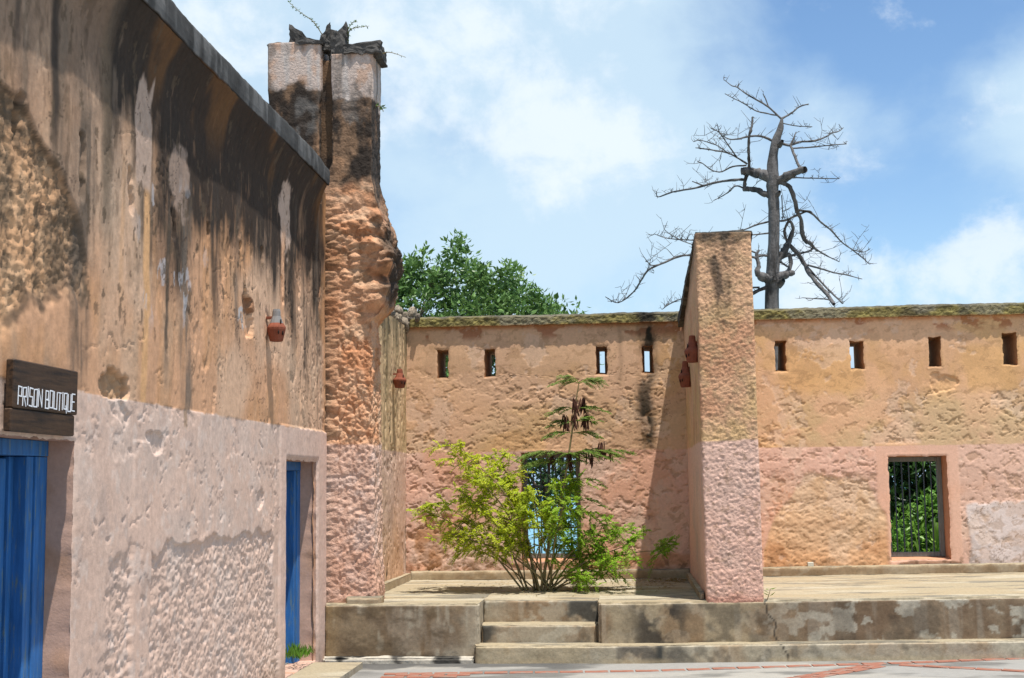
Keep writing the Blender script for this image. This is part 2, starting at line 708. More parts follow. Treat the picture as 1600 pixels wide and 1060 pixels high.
M_plaster = painted('lime_plaster', 0.13, 30, 0.4, 0.005, 60)
M_weather = painted('weathered_plaster', 0.20, 22, 0.32, 0.005, 60)
M_rubble = painted('coral_rag_masonry', 0.24, 34, 0.9, 0.012, 46, chips=11)
M_moss = painted('mossy_coping', 0.35, 40, 0.8, 0.010, 60, 0.98)
M_concrete = painted('stained_concrete', 0.22, 34, 0.4, 0.003, 60)
M_paving = painted('cement_paving', 0.10, 14, 0.15, 0.002, 60)
M_ground = plain('bare_ground', (0.38, 0.32, 0.235), 0.95, 0.25, 0.6, 0.3, 0.02, 4)
M_brick = plain('brick_red_paving', (0.29, 0.125, 0.085), 0.85, 0.25, 9, 0.3, 0.003, 60, 0.2, None, 0.0, ((0.22, 0.19, 0.16), 5, 0.48, 0.66))
M_blue = plain('blue_door_paint', (0.030, 0.135, 0.36), 0.62, 0.38, 9, 0.3, 0.003, 60, 0.25, (3, 3, .35), 0.0, ((0.13, 0.19, 0.20), 16, 0.55, 0.66))
M_darkwood = plain('dark_stained_board', (0.055, 0.030, 0.016), 0.55, 0.55, 9, 0.4, 0.003, 30, 0.3, (6, .6, 9), 0.0, ((0.012, 0.008, 0.006), 5, 0.48, 0.66))
M_white = plain('white_lettering_paint', (0.78, 0.80, 0.84), 0.6, 0.08, 60, 0.1, 0.001, 90)
M_terra = plain('terracotta', (0.22, 0.065, 0.035), 0.85, 0.25, 25, 0.3, 0.003, 90)
M_greycap = plain('grey_mortar', (0.20, 0.19, 0.185), 0.9, 0.2, 30, 0.3, 0.003, 90)
M_hole = plain('hole_shade', (0.015, 0.010, 0.008), 0.95, 0.1, 30, 0.0)  # near-black colour standing in for the shade inside lamp openings
M_greywood = plain('grey_weathered_wood', (0.17, 0.18, 0.17), 0.85, 0.3, 14, 0.35, 0.003, 40, 0.2, (5, 5, .5))
M_iron = plain('dark_iron', (0.045, 0.06, 0.075), 0.6, 0.25, 30, 0.2, 0.001, 90, 0.4)
M_cap = plain('lichen_stone', (0.075, 0.07, 0.065), 0.95, 0.45, 16, 0.6, 0.008, 40)
M_socket = plain('cream_plastic', (0.55, 0.53, 0.44), 0.5, 0.05, 30, 0.0)
M_bark = plain('silver_bark', (0.125, 0.118, 0.115), 0.9, 0.45, 6, 0.9, 0.03, 9, 0.2, (2, 2, .6), 0.0, ((0.035, 0.032, 0.030), 1.6, 0.50, 0.64))
M_stem = plain('brown_stem', (0.21, 0.165, 0.075), 0.85, 0.25, 20, 0.3, 0.002, 60)
M_sprig = plain('green_twig', (0.20, 0.21, 0.05), 0.8, 0.25, 20, 0)
M_pod = plain('dry_seed_pod', (0.075, 0.028, 0.018), 0.7, 0.35, 20, 0.1, 0.001, 60)
M_leaf = leafmat('leaf', 0.58)
M_leafdark = leafmat('glossy_leaf', 0.28, 0.4)

# ============================================================ SETTING
def rise(x, y, z):
    """the court climbs very slightly to the right"""
    return x, y, z + 0.010 * np.clip(x, 0, 9)


# colours (real surface colours)
TAN = np.array([0.62, 0.350, 0.205])
ORANGE = np.array([0.62, 0.320, 0.150])
OCHRE = np.array([0.50, 0.30, 0.125])
PINK = np.array([0.70, 0.435, 0.330])
SALMON = np.array([0.69, 0.370, 0.240])
PALEPINK = np.array([0.64, 0.452, 0.358])
MORTAR = np.array([0.50, 0.36, 0.28])
GREYW = np.array([0.33, 0.27, 0.21])
SOOT = np.array([0.028, 0.022, 0.018])
BROWNST = np.array([0.12, 0.075, 0.042])

# ---- ground, sea
def make_ground():
    xs = np.concatenate([[-2500, -900, -300, -120], np.linspace(-60, 60, 61), [120, 300, 900, 2500]])
    ys = np.concatenate([[-2500, -900, -300, -120], np.linspace(-60, 60, 121), [90, 150, 400]])
    x, y = np.meshgrid(xs, ys, indexing='ij')
    shore = ss(17.2, 17.9, y) * 0.9 + ss(18, 30, y) * 3.4 + ss(30, 60, y) * 4
    z = -0.03 - shore + (fbm2(x * .35, y * .35, 3, 5) - .5) * 0.5 * ss(18, 22, y)
    idx = np.arange(x.size).reshape(x.shape)
    q = np.stack([idx[:-1, :-1], idx[1:, :-1], idx[1:, 1:], idx[:-1, 1:]], -1).reshape(-1, 4)
    o = mesh_np('ground', np.stack([x, y, z], -1).reshape(-1, 3), q, M_ground)
    tag(o, 'bare sandy ground falling to the shore behind the old walls', kind='structure')


make_ground()
_m, _nt, _b = mat_new('sea_water', 0.25, 0.4)
_b.inputs['Base Color'].default_value = (0.09, 0.30, 0.40, 1)
_v = [(-6000, 28, -4.2), (6000, 28, -4.2), (6000, 9000, -4.2), (-6000, 9000, -4.2)]
tag(mesh_np('sea', _v, [(0, 1, 2, 3)], _m), 'pale blue sea seen through the barred window', kind='structure')


# ---- paving of the court, with strips of red brick let into it
def paving_paint(x, y, z, f='Z'):
    c = np.ones(x.shape + (3,)) * np.array([0.27, 0.26, 0.24])
    n = fbm2(x * 1.1, y * 2.2, 5, 31)
    c = mixc(c, [0.33, 0.31, 0.27], ss(.5, .7, fbm2(x * .6 + 9, y * 1.4, 4, 33)) * .8)
    c = mixc(c, [0.13, 0.125, 0.115], ss(.50, .66, n) * .85)
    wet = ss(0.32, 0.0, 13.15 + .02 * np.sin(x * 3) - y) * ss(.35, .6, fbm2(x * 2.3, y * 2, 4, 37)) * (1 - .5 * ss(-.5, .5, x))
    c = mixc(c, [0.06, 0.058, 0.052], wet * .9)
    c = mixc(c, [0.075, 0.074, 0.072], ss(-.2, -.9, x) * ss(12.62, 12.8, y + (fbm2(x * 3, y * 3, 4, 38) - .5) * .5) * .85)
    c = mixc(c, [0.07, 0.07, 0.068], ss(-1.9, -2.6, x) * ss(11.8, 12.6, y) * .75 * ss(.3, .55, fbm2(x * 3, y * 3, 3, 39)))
    return c


def make_paving():
    xs = np.concatenate([np.linspace(-2.985, 6, 240), [7, 8, 10, 14]])
    ys = np.concatenate([[-10, -4, 0, 3, 5, 7, 9, 10], np.linspace(10.6, 13.35, 90)])
    x, y = np.meshgrid(xs, ys, indexing='ij')
    z = (fbm2(x * 1.5, y * 1.5, 3, 41) - .5) * .010 * ss(10, 11, y)
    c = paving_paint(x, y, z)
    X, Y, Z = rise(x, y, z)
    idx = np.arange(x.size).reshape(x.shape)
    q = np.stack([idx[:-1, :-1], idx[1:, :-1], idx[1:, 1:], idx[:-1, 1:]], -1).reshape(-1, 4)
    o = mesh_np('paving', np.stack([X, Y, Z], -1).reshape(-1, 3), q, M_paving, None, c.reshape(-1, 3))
    tag(o, 'grey cement paving of the court with red brick strips', kind='structure')
    return o


paving = make_paving()
_brick_meshes = []
for k in range(4):
    bm = bmesh.new()
    add_box(bm, -.105, .105, -.05, .05, -.03, .007, .004)
    for v in bm.verts:
        v.co += Vector((rnd.uniform(-.003, .003), rnd.uniform(-.003, .003), rnd.uniform(-.001, .001)))
    me = bpy.data.meshes.new('brick')
    bm.to_mesh(me)
    bm.free()
    me.materials.append(M_brick)
    _brick_meshes.append(me)


def brick_strip(p, q, rows=1):
    p, q = Vector((*p, 0)), Vector((*q, 0))
    d = q - p
    L = d.length
    d.normalize()
    s = Vector((-d.y, d.x, 0))
    n = int(L / 0.2145)
    for r in range(rows):
        for i in range(n):
            c = p + d * ((i + .5 + .5 * (r % 2)) * L / n) + s * (r * .108 - (rows - 1) * .054)
            o = bpy.data.objects.new('brick', rnd.choice(_brick_meshes))
            link(o, paving)
            o.location = (c.x, c.y, 0.010 * max(c.x, 0) + rnd.uniform(-.001, .002))
            o.rotation_euler.z = math.atan2(d.y, d.x) + rnd.uniform(-.015, .015) + (math.pi if rnd.random() < .5 else 0)


brick_strip((-2.25, 12.31), (0.25, 12.50), 1)
brick_strip((0.26, 12.50), (2.32, 12.80), 1)
brick_strip((2.34, 12.80), (5.2, 13.32), 1)
brick_strip((0.85, 11.35), (2.22, 12.68), 2)
brick_strip((2.42, 12.70), (5.0, 11.35), 1)
brick_strip((-2.25, 12.17), (-1.55, 12.20), 2)

# ============================================================ THE LEFT BUILDING
XL, YE = -2.99, 13.2
prison = empty('prison_building', (-5.5, 8, 0), 'tall stained ochre and pink plastered prison block with two blue doors on the left', 'building')
D1 = (5.95, 7.10, 0.0, 1.968)
D2 = (11.655, 12.83, 0.055, 1.942)


def rubble_zone(u, v):
    n = (fbm2(u * 2.6, v * 2.6, 4, 71) - .5)
    top = np.interp(u, [5.6, 6.11, 6.36, 6.59, 6.88, 7.12, 7.30], [3.78, 3.68, 3.66, 3.52, 3.36, 3.16, 2.85]) + n * .10
    bot = np.interp(u, [5.6, 6.18, 6.6, 6.9, 7.2], [2.62, 2.60, 2.66, 2.74, 2.86]) + n * .45
    m = ss(-.026, .026, top - v) * ss(-.10, .10, v - bot) * ss(-.03, .03, 7.27 + n * .2 - u)
    return m


def spot(u, v, cu, cv, ru, rv, seed, jag=.5, soft=.06):
    n = fbm2(u * 5, v * 5, 5, seed, .6) - .5
    q = fbm2(u * 6 + 9, v * 6, 3, seed + 300) - .5
    w = fbm2(u * 6 - 9, v * 6, 3, seed + 301) - .5
    r = np.hypot((u - cu + q * ru * 1.4) / ru, (v - cv + w * rv * 1.4) / rv) + n * jag * 2.2
    return ss(1 + soft, 1 - soft, r)


SLOTS = [(6.35, 3.50, 3.675, .035), (7.10, 3.38, 3.675, .028), (7.855, 3.465, 3.665, .028), (8.635, 3.415, 3.635, .03), (9.41, 3.445, 3.615, .03),
         (10.22, 3.485, 3.62, .035), (10.84, 3.56, 3.69, .035), (11.5, 3.40, 3.55, .03), (12.1, 3.35, 3.5, .03)]
PEEL = 1.325


def lw_zones(u, v):
    n = fbm2(u * 5, v * 5, 4, 81) - .5
    n2 = fbm2(u * 16, v * 16, 3, 83) - .5
    # lower render lost: right field, and a strip left of the smooth band
    top = PEEL + n * .16 + n2 * .03 + .05 * ss(10.8, 11.3, u)
    field = ss(-.006, .006, top - v) * ss(-.02, .02, u - 8.30 - n * .12) * ss(.03, -.03, u - 11.22 - n * .25 - .25 * ss(.7, .35, v))
    strip = ss(-.12, .12, 1.28 + n * .6 - v) * ss(-.10, .06, u - 7.62 - n * .3) * ss(.02, -.02, u - 7.985)
    dado = ss(-.004, .004, 2.235 + n * .022 + n2 * .012 - v)
    surround = ((u > 11.43) & (v < 2.245)).astype(float) * ss(11.42, 11.45, u)
    return field, strip, dado, surround


def lw_disp(u, v):
    field, strip, dado, sur = lw_zones(u, v)
    d = (fbm2(u * 1.1, v * 1.1, 3, 91) - .5) * .020
    smooth = 1 - np.maximum(field, strip)
    d += (fbm2(u * 4, v * 4, 5, 92, .5) - .5) * .0022
    lump = hole_pits(u, v, 17, 20, .52, .60, 95)
    lump2 = fbm2(u * 26, v * 30, 4, 97, .6) - .5
    rough = -.011 + lump2 * .015 - lump * .0055 + (fbm2(u * 9, v * 9, 3, 98) - .5) * .007
    w = np.clip(field + strip, 0, 1) * (1 - sur)
    d = d * smooth + w * (rough + d * .6)
    # band standing proud between the two rough fields
    d += .006 * ss(7.97, 7.99, u) * ss(8.30, 8.28, u) * (v < 2.0)
    # scattered pocks in the smooth dado
    pk = hole_pits(u, v, 11, 13, .735, .765, 99) * dado * (1 - sur)
    fk = ss(.575, .581, fbm2(u * 1.9, v * 1.9, 6, 108, .6)) * dado * (1 - sur)
    d -= .0035 * fk
    d -= .0055 * pk
    d -= .016 * spot(u, v, 8.40, 2.0, .16, .055, 101, .9) + .014 * spot(u, v, 10.79, 1.61, .14, .07, 103, .9)
    d -= .010 * spot(u, v, 7.76, 2.15, .17, .09, 105, .6) * dado * (1 + (fbm2(u * 25, v * 25, 3, 118) - .5) * 1.6)
    d = d * (1 - sur) + sur * (.014 + (fbm2(u * 3, v * 3, 3, 107) - .5) * .008 + lump2 * .003)
    # upper part
    up = 1 - dado
    rz = rubble_zone(u, v)
    w1, w2 = worley3(u * 13, v * 13, np.zeros_like(u), 111)
    d = d - rz * (.026 - (.5 - w1) * .005 - (fbm2(u * 7, v * 7, 6, 113, .66) - .5) * .024 - (fbm2(u * 34, v * 34, 4, 114, .65) - .5) * .026)
    d -= up * .035 * spot(u, v, 7.64, 2.31, .17, .10, 115, .45) * (1 + (fbm2(u * 25, v * 25, 3, 116) - .5) * 1.6)
    h = spot(u, v, 10.43, 3.10, .16, .15, 117, .55)
    d -= h * .045
    for cu, v0, v1, w in SLOTS:
        n = (fbm2(u * 9, v * 7, 3, 119) - .5)
        m = ss(w + .012, w - .012, np.abs(u - cu - n * .09)) * ss(-.02, .02, v1 + n * .05 - v) * ss(-.06, .06, v - v0 + n * .3)
        d -= m * .055
    # flaked scars, long in the vertical, mostly toward the far end
    fl = hole_pits(u, v, 7, 2.2, .63, .68, 121) * up * ss(7.5, 9.5, u) * ss(4.0, 3.6, v)
    d -= fl * .010
    cr = np.abs(fbm2(u * 2.2, v * 2.2, 4, 123) - .5)
    d -= up * .006 * ss(.012, .0, cr) * ss(.45, .6, fbm2(u, v, 2, 124))
    d = d + dado * (1 - sur) * (1 - w) * (fbm2(u * 22, v * 22, 3, 127) - .5) * .0018
    d = d + .122 * np.clip((v - 4.22) / .42, 0, 1) ** 2 * ss(12.92, 12.78, u + (v - 4.4) * .2)
    return d + up * (fbm2(u * 30, v * 9, 4, 125) - .5) * .006 + up * (fbm2(u * 9, v * 5, 4, 126) - .5) * .006


def lw_paint(u, v, d):
    field, strip, dado, sur = lw_zones(u, v)
    big = fbm2(u * .9, v * .9, 4, 131)
    mid = fbm2(u * 3.4, v * 2.2, 5, 132)
    s1 = fbm2(u * 3.2, v * .22, 4, 133)
    s2 = fbm2(u * 8, v * .8, 4, 134)
    s3 = fbm2(u * 20, v * 3.4, 4, 135)
    c = np.ones(u.shape + (3,)) * TAN * .92
    c = mixc(c, ORANGE * .95, ss(.45, .68, mid) * .55)
    c = mixc(c, [0.62, 0.42, 0.29], ss(.44, .66, big) * .7)
    c = mixc(c, GREYW, ss(.46, .70, s1 * .4 + s2 * .2 + mid * .4) * .48)
    c = mixc(c, GREYW * .85, ss(9.0, 7.3, u) * ss(2.9, 3.5, v) * (.22 + .45 * ss(.4, .6, s1)))
    c = mixc(c, BROWNST, ss(.60, .72, fbm2(u * 20, v * 5, 4, 135)) * .40 * ss(2.5, 3.4, v))
    # exposed coral rag
    rz = rubble_zone(u, v)
    rc = np.ones_like(c) * [0.57, 0.325, 0.175]
    rn = fbm2(u * 9, v * 9, 4, 136)
    rc = mixc(rc, [0.58, 0.40, 0.25], ss(.42, .72, rn) * .35)
    rc = mixc(rc, [0.12, 0.085, 0.055], ss(.43, .60, fbm2(u * 4.5, v * 4, 6, 137, .70)) * .85)
    c = mixc(c, rc, rz)
    c = mixc(c, [0.07, 0.05, 0.035], ss(.05, .4, rz) * ss(.95, .6, rz) * .75 * ss(.36, .56, fbm2(u * 5, v * 5, 4, 157)))  # edge line painted dark: shadow of the broken plaster edge, plus dirt
    ps = spot(u, v, 7.64, 2.31, .17, .10, 115, .45)
    c = mixc(c, [0.36, 0.22, 0.12], ps * .7)
    # soot and mould washing down from the cornice
    drip = (s1 - .5) * 1.9 + (s2 - .5) * 1.1
    mot = fbm2(u * 1.7 + 5, v * 1.3, 5, 139)
    wet = ss(3.05, 3.85, v + (s1 - .5) * 1.3 + (mot - .5) * 1.5 + (s2 - .5) * .25) * np.interp(u, [4, 6.6, 7.35, 7.6, 9, 13.2], [.40, .45, .62, .96, 1.0, 1.0])
    wet *= .70 + .30 * ss(.30, .52, s3 + (v - 3.6) * .25)
    c = mixc(c, SOOT * .95, np.clip(wet * 1.15, 0, 1) * .96)
    c = mixc(c, [0.20, 0.095, 0.035], ss(.55, .72, fbm2(u * 2.2, v * 1.1, 4, 138)) * ss(4.0, 4.5, v) * .55)
    # grey and black runs that reach further down
    def run(cu, w, v0, v1, k, col, wob=.05):
        n = (fbm2(v * 1.7 + cu * 9, u * .2, 3, 140) - .5) * wob * 2
        m = ss(w, w * .25, np.abs(u - cu - n)) * ss(v0 - .25, v0 + .15, v) * ss(v1 + .2, v1 - .2, v)
        return m * k * (.35 + .8 * ss(.35, .6, s2 * .5 + s3 * .5))
    for cu, w, v0, v1, k, col in [(7.15, .20, 2.3, 3.9, .75, [0.11, 0.085, 0.065]), (6.75, .08, 3.6, 4.5, .8, SOOT * 1.6), (6.3, .06, 3.9, 4.6, .6, SOOT * 2),
                                  (8.92, .17, 2.2, 3.7, .75, [0.15, 0.12, 0.095]), (9.55, .13, 3.0, 4.0, .7, SOOT * 1.7), (8.55, .05, 2.6, 3.6, .8, [0.10, 0.075, 0.055]),
                                  (10.15, .09, 2.9, 4.0, .6, [.13, .1, .08]), (12.35, .13, 2.6, 4.4, .75, SOOT * 1.8), (11.95, .07, 3.0, 4.4, .55, [.1, .08, .06]),
                                  (12.85, .07, 2.4, 4.4, .6, [.14, .11, .085]), (9.05, .06, 2.1, 2.6, .7, [.2, .15, .11]), (7.45, .12, 3.2, 4.4, .5, [.2, .14, .09])]:
        c = mixc(c, col, run(cu, w, v0, v1, k, col))
    c = mixc(c, [0.64, 0.365, 0.18], run(8.13, .075, 2.2, 3.55, 1.25, None, .03))
    c = mixc(c, [0.62, 0.37, 0.21], run(7.75, .05, 2.9, 3.7, .7, None))
    # pale newer mortar
    c = mixc(c, MORTAR * .92, ss(.0, .018, .13 + (fbm2(v * 3, u * 3, 3, 143) - .5) * .20 - np.abs(u - 8.08)) * ss(3.55, 3.62, v) * ss(4.28, 4.22, v + (s2 - .5) * .3) * .95)
    c = mixc(c, MORTAR * .95, spot(u, v, 8.75, 3.80, .22, .20, 144, .5, .2) * .55)
    c = mixc(c, MORTAR * 1.03, spot(u, v, 11.56, 4.10, .17, .27, 145, .35, .15) * .95)
    c = mixc(c, TAN, run(11.5, .10, 3.1, 3.9, .9, None))
    # bits of old whitewash
    ww = .6 * ss(.70, .73, fbm2(u * 9, v * 4.5, 4, 147)) * ss(2.6, 3.0, v) * ss(3.9, 3.5, v) * ss(7.8, 8.2, u) * ss(9.6, 9.0, u)
    c = mixc(c, [0.50, 0.50, 0.53], ww * .85)
    h2 = spot(u, v, 10.37, 3.02, .15, .11, 148, .6)
    c = mixc(c, [0.46, 0.44, 0.43], h2 * ss(.42, .5, fbm2(u * 22, v * 22, 3, 149)) * .9)
    c = mixc(c, [0.22, 0.10, 0.05], spot(u, v, 10.46, 3.17, .13, .07, 150, .5) * .8)
    cr = np.abs(fbm2(u * 1.3 + 3, v * 1.6, 5, 158, .6) - .5)
    c = mixc(c, [0.06, 0.04, 0.03], ss(.006, .001, cr) * ss(.50, .60, fbm2(u * .8, v * .8, 2, 159)) * .75)
    c = mixc(c, [0.10, 0.07, 0.045], ss(.69, .73, fbm2(u * 13, v * 7, 4, 160, .6)) * ss(2.4, 2.8, v) * .7)
    rubs = ss(13.0, 13.2, u + (fbm2(u * 3, v * 3, 3, 151) - .5) * .3)
    c = mixc(c, [0.45, 0.24, 0.11], rubs * .7)
    # dado
    p = np.ones_like(c) * PALEPINK
    p = mixc(p, [0.60, 0.455, 0.378], ss(.45, .7, fbm2(u * 1.6, v * 1.6, 4, 152)) * .8)
    p = mixc(p, [0.61, 0.425, 0.335], ss(.5, .7, fbm2(u * 2.6 + 7, v * 1.8, 4, 153)) * .7)
    p = mixc(p, [0.45, 0.34, 0.29], ss(.60, .72, fbm2(u * 6, v * 6, 4, 154)) * .45)
    p = mixc(p, [0.67, 0.55, 0.48], ss(.60, .70, fbm2(u * 14, v * 14, 3, 155)) * .4)
    p = mixc(p, [0.61, 0.44, 0.365], sur * .7)
    p = mixc(p, BROWNST * 1.6, ss(.28, .02, v + (fbm2(u * 4, v * 3, 3, 156) - .5) * .3) * .5)
    c = mixc(c, p, dado)
    tongue = ss(.03, .0, np.abs(u - 8.93) - .02) * ss(2.08, 2.14, v) * ss(2.3, 2.2, v)
    return mixc(c, [.30, .20, .13], tongue * .8)


_U = lines(3.2, YE, 0.0150, (D1[0], D1[1], D2[0], D2[1]))
_V = lines(0.0, 4.66, 0.0100, (D1[3], D2[2], D2[3]))
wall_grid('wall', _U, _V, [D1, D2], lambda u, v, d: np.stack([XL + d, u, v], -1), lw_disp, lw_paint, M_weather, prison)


def flat_paint(col, var=.2, sc=3.0, seed=5, col2=None, thr=(.5, .7)):
    col = np.array(col)
    def f(x, y, z, n=None):
        c = np.ones(x.shape + (3,)) * col
        if col2 is not None:
            c = mixc(c, col2, ss(thr[0], thr[1], fbm3(x * sc, y * sc, z * sc, 4, seed)))
        return c * (1 + var * (fbm3(x * sc * 2, y * sc * 2, z * sc * 2, 3, seed + 3) - .5))[..., None]
    return f


# the body of the building behind its front (butted to the back of the jambs)
bm = bmesh.new()
add_box(bm, -9.5, XL - .40, 3.2, YE - .004, -.02, 4.64)
bm_obj('masonry_core', bm, plain('old_plaster_side', (0.36, 0.22, 0.13), 0.95, .25, 3, .4, .01, 20), prison)
block('end_wall', -9.5, XL - .02, YE - .40, YE + .001, 0.0, 4.655, (.06, .1, .03), flat_paint(TAN * .8, .3, 2, 6, BROWNST), M_weather, prison, .01, None, .03, 'XY')


def reveal_quads(name, o, depth_dir, depth, inner, axis, base, mat, paint, parent, n=10, rag=True):
    """four splayed faces lining an opening; o and inner are (a0,a1,b0,b1) at front and back"""
    def p(a, b, dep):
        return (base + depth_dir * dep, a, b) if axis == 'x' else (a, base + depth_dir * dep, b)
    fr = [(o[0], o[2]), (o[1], o[2]), (o[1], o[3]), (o[0], o[3])]
    bk = [(inner[0], inner[2]), (inner[1], inner[2]), (inner[1], inner[3]), (inner[0], inner[3])]
    V, Q = [], []
    for k in range(4):
        f0, f1, b0, b1 = np.array(fr[k]), np.array(fr[(k + 1) % 4]), np.array(bk[k]), np.array(bk[(k + 1) % 4])
        m = max(2, int(np.linalg.norm(f1 - f0) / .03))
        base_i = len(V)
        for i in range(m + 1):
            for j in range(n + 1):
                s, t = i / m, j / n
                a = (f0 * (1 - s) + f1 * s) * (1 - t) + (b0 * (1 - s) + b1 * s) * t
                if j < 4 and rag:
                    qa, qb = ragged(np.array([a[0]]), np.array([a[1]]), 1 - j / 4)
                    a = a + np.array([qa[0], qb[0]])
                V.append(p(a[0], a[1], -0.006 * (1 if j == 0 else 0) * 0 + depth * t + (0.006 if j == 0 else 0)))
        for i in range(m):
            for j in range(n):
                q = base_i + i * (n + 1) + j
                Q.append((q, q + 1, q + n + 2, q + n + 1))
    V = np.array(V)
    nn = fbm3(V[:, 0] * 9, V[:, 1] * 9, V[:, 2] * 9, 3, 161) - .5
    ctr = V.mean(0)
    off = V - ctr
    off[:, 0 if axis == 'x' else 1] = 0
    V = V + unit(off) * (nn * .008)[:, None]
    c = paint(V[:, 0], V[:, 1], V[:, 2])
    return mesh_np(name, V, Q, mat, parent, c, True)


_jamb = flat_paint([0.50, 0.325, 0.25], .25, 3, 7, [0.44, 0.26, 0.17], (.55, .75))
for D in (D1, D2):
    reveal_quads('door_reveal', D, -1, .40, D, 'x', XL, M_plaster, _jamb, prison)

# cornice: a sloped mould run along the eaves, sooty, with a ragged far end
def make_cornice():
    ys = np.arange(2.9, 12.80, .03)
    prof = np.array([(-2.99, 4.640), (-2.90, 4.638), (-2.862, 4.640), (-2.856, 4.65), (-2.853, 4.69), (-2.853, 4.73), (-2.854, 4.77), (-2.856, 4.805), (-2.862, 4.828), (-2.90, 4.838), (-3.3, 4.87), (-3.5, 4.87), (-3.5, 4.64)])
    ns = len(prof)
    Y = np.repeat(ys[:, None], ns, 1)
    X = np.repeat(prof[None, :, 0], len(ys), 0)
    Z = np.repeat(prof[None, :, 1], len(ys), 0)
    n = fbm3(X * 3, Y * 3, Z * 3, 4, 171) - .5
    n2 = fbm3(X * 14, Y * 10, Z * 14, 3, 173) - .5
    k = (X > -2.98)
    X2 = X + k * (n * .010 + n2 * .008) + k * (fbm2(Y * .9, Y * 0, 3, 174) - .5) * .03
    Z2 = Z + k * ((fbm2(Y * 2.1, Y * 0 + 3, 4, 175) - .5) * .025 + n2 * .008)
    ragged = ss(12.3, 12.77, Y) * k
    Z2 = Z2 - ragged * .03 * ss(4.7, 4.83, Z) * (1 + n * 3)
    c = np.ones(X.shape + (3,)) * [0.062, 0.060, 0.058]
    c = mixc(c, [0.17, 0.165, 0.16], ss(.48, .68, fbm3(X * 9, Y * 9, Z * 1.5, 4, 177)) * .6)
    c = mixc(c, [0.035, 0.033, 0.031], ss(.52, .66, fbm3(X * 5, Y * 5, Z * 2, 4, 178)) * .7)
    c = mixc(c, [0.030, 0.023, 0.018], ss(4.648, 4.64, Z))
    c = mixc(c, [0.15, 0.075, 0.035], ss(4.648, 4.64, Z) * ss(.54, .70, fbm2(Y * 1.2, Z * 2, 4, 179)) * .55)
    P = np.stack([X2, Y, Z2], -1)
    idx = np.arange(X.size).reshape(X.shape)
    q = np.stack([idx[:-1, :-1], idx[1:, :-1], idx[1:, 1:], idx[:-1, 1:]], -1).reshape(-1, 4)[:, ::-1]
    V = P.reshape(-1, 3)
    end = np.array([P[-1].mean(0)])
    last = idx[-1]
    tri = [(last[i], last[(i + 1) % ns], len(V)) for i in range(ns)]
    mesh_np('cornice', np.vstack([V, end + [0, .02, 0]]), q, M_weather, prison, np.vstack([c.reshape(-1, 3), [[.07, .05, .04]]]), False, tri)


make_cornice()
box_obj('roof_slab', -9.6, -3.503, 2.9, 12.9, 4.645, 4.85, plain('roof_cement', (0.22, 0.20, 0.18), .95, .3, 3), prison, .02)
column('wall_head', -3.45, -3.0, 12.86, 13.19, 4.50, 4.72, .03, lambda X, Y, Z, a, b: [(fbm3(X * 8, Y * 8, Z * 8, 3, 181) - .5) * .03] * 3,
       lambda X, Y, Z, a, b: flat_paint([.30, .17, .09], .4, 5, 183, SOOT * 2)(X, Y, Z), M_weather, prison)


# doors: frame post, head, moulding and planks, set back in the reveal
def make_door(y0, y1, z0, z1, xf, planks, lab):
    d = empty('door', (xf, (y0 + y1) / 2, z0), parent=None)
    setpar(d, prison)
    d['label'] = lab
    w = .245 if y1 < 8 else .20
    h = .085
    box_obj('door_head', xf - .12, xf, y0, y1, z1 - h, z1 - .002, M_blue, d)
    pw = .145 if y1 < 8 else .11
    for a, b in ((y1 - pw, y1 - .002), (y0 + .002, y0 + pw)):
        box_obj('door_post', xf - .12, xf - .004, a, b, z0, z1 - h - .003, M_blue, d)
        box_obj('moulding', xf - .135, xf - .016, (a - .085) if a > (y0 + y1) / 2 else b + .002, (a - .002) if a > (y0 + y1) / 2 else b + .085, z0, z1 - h - .003, M_blue, d)
        box_obj('stop', xf - .16, xf - .085, (a - .14) if a > (y0 + y1) / 2 else b + .087, (a - .087) if a > (y0 + y1) / 2 else b + .14, z0, z1 - h - .003, M_blue, d)
    a0, a1 = y0 + pw + .142, y1 - pw - .142
    for k in range(planks):
        p0, p1 = a0 + (a1 - a0) * k / planks, a0 + (a1 - a0) * (k + 1) / planks
        box_obj('plank', xf - .15, xf - .098 - rnd.uniform(0, .003), p0 + .0015, p1 - .0015, z0 + .01, z1 - h - .012, M_blue, d, .005)
    box_obj('threshold', xf - .2, xf - .06, y0, y1, z0 - .03, z0 + .008, M_greywood, d)
    return d


make_door(D1[0], D1[1], D1[2], D1[3], -3.138, 3, 'near blue plank door under the shop sign')
make_door(D2[0], D2[1], D2[2], D2[3], -3.146, 4, 'far blue plank door beside the broken tower')

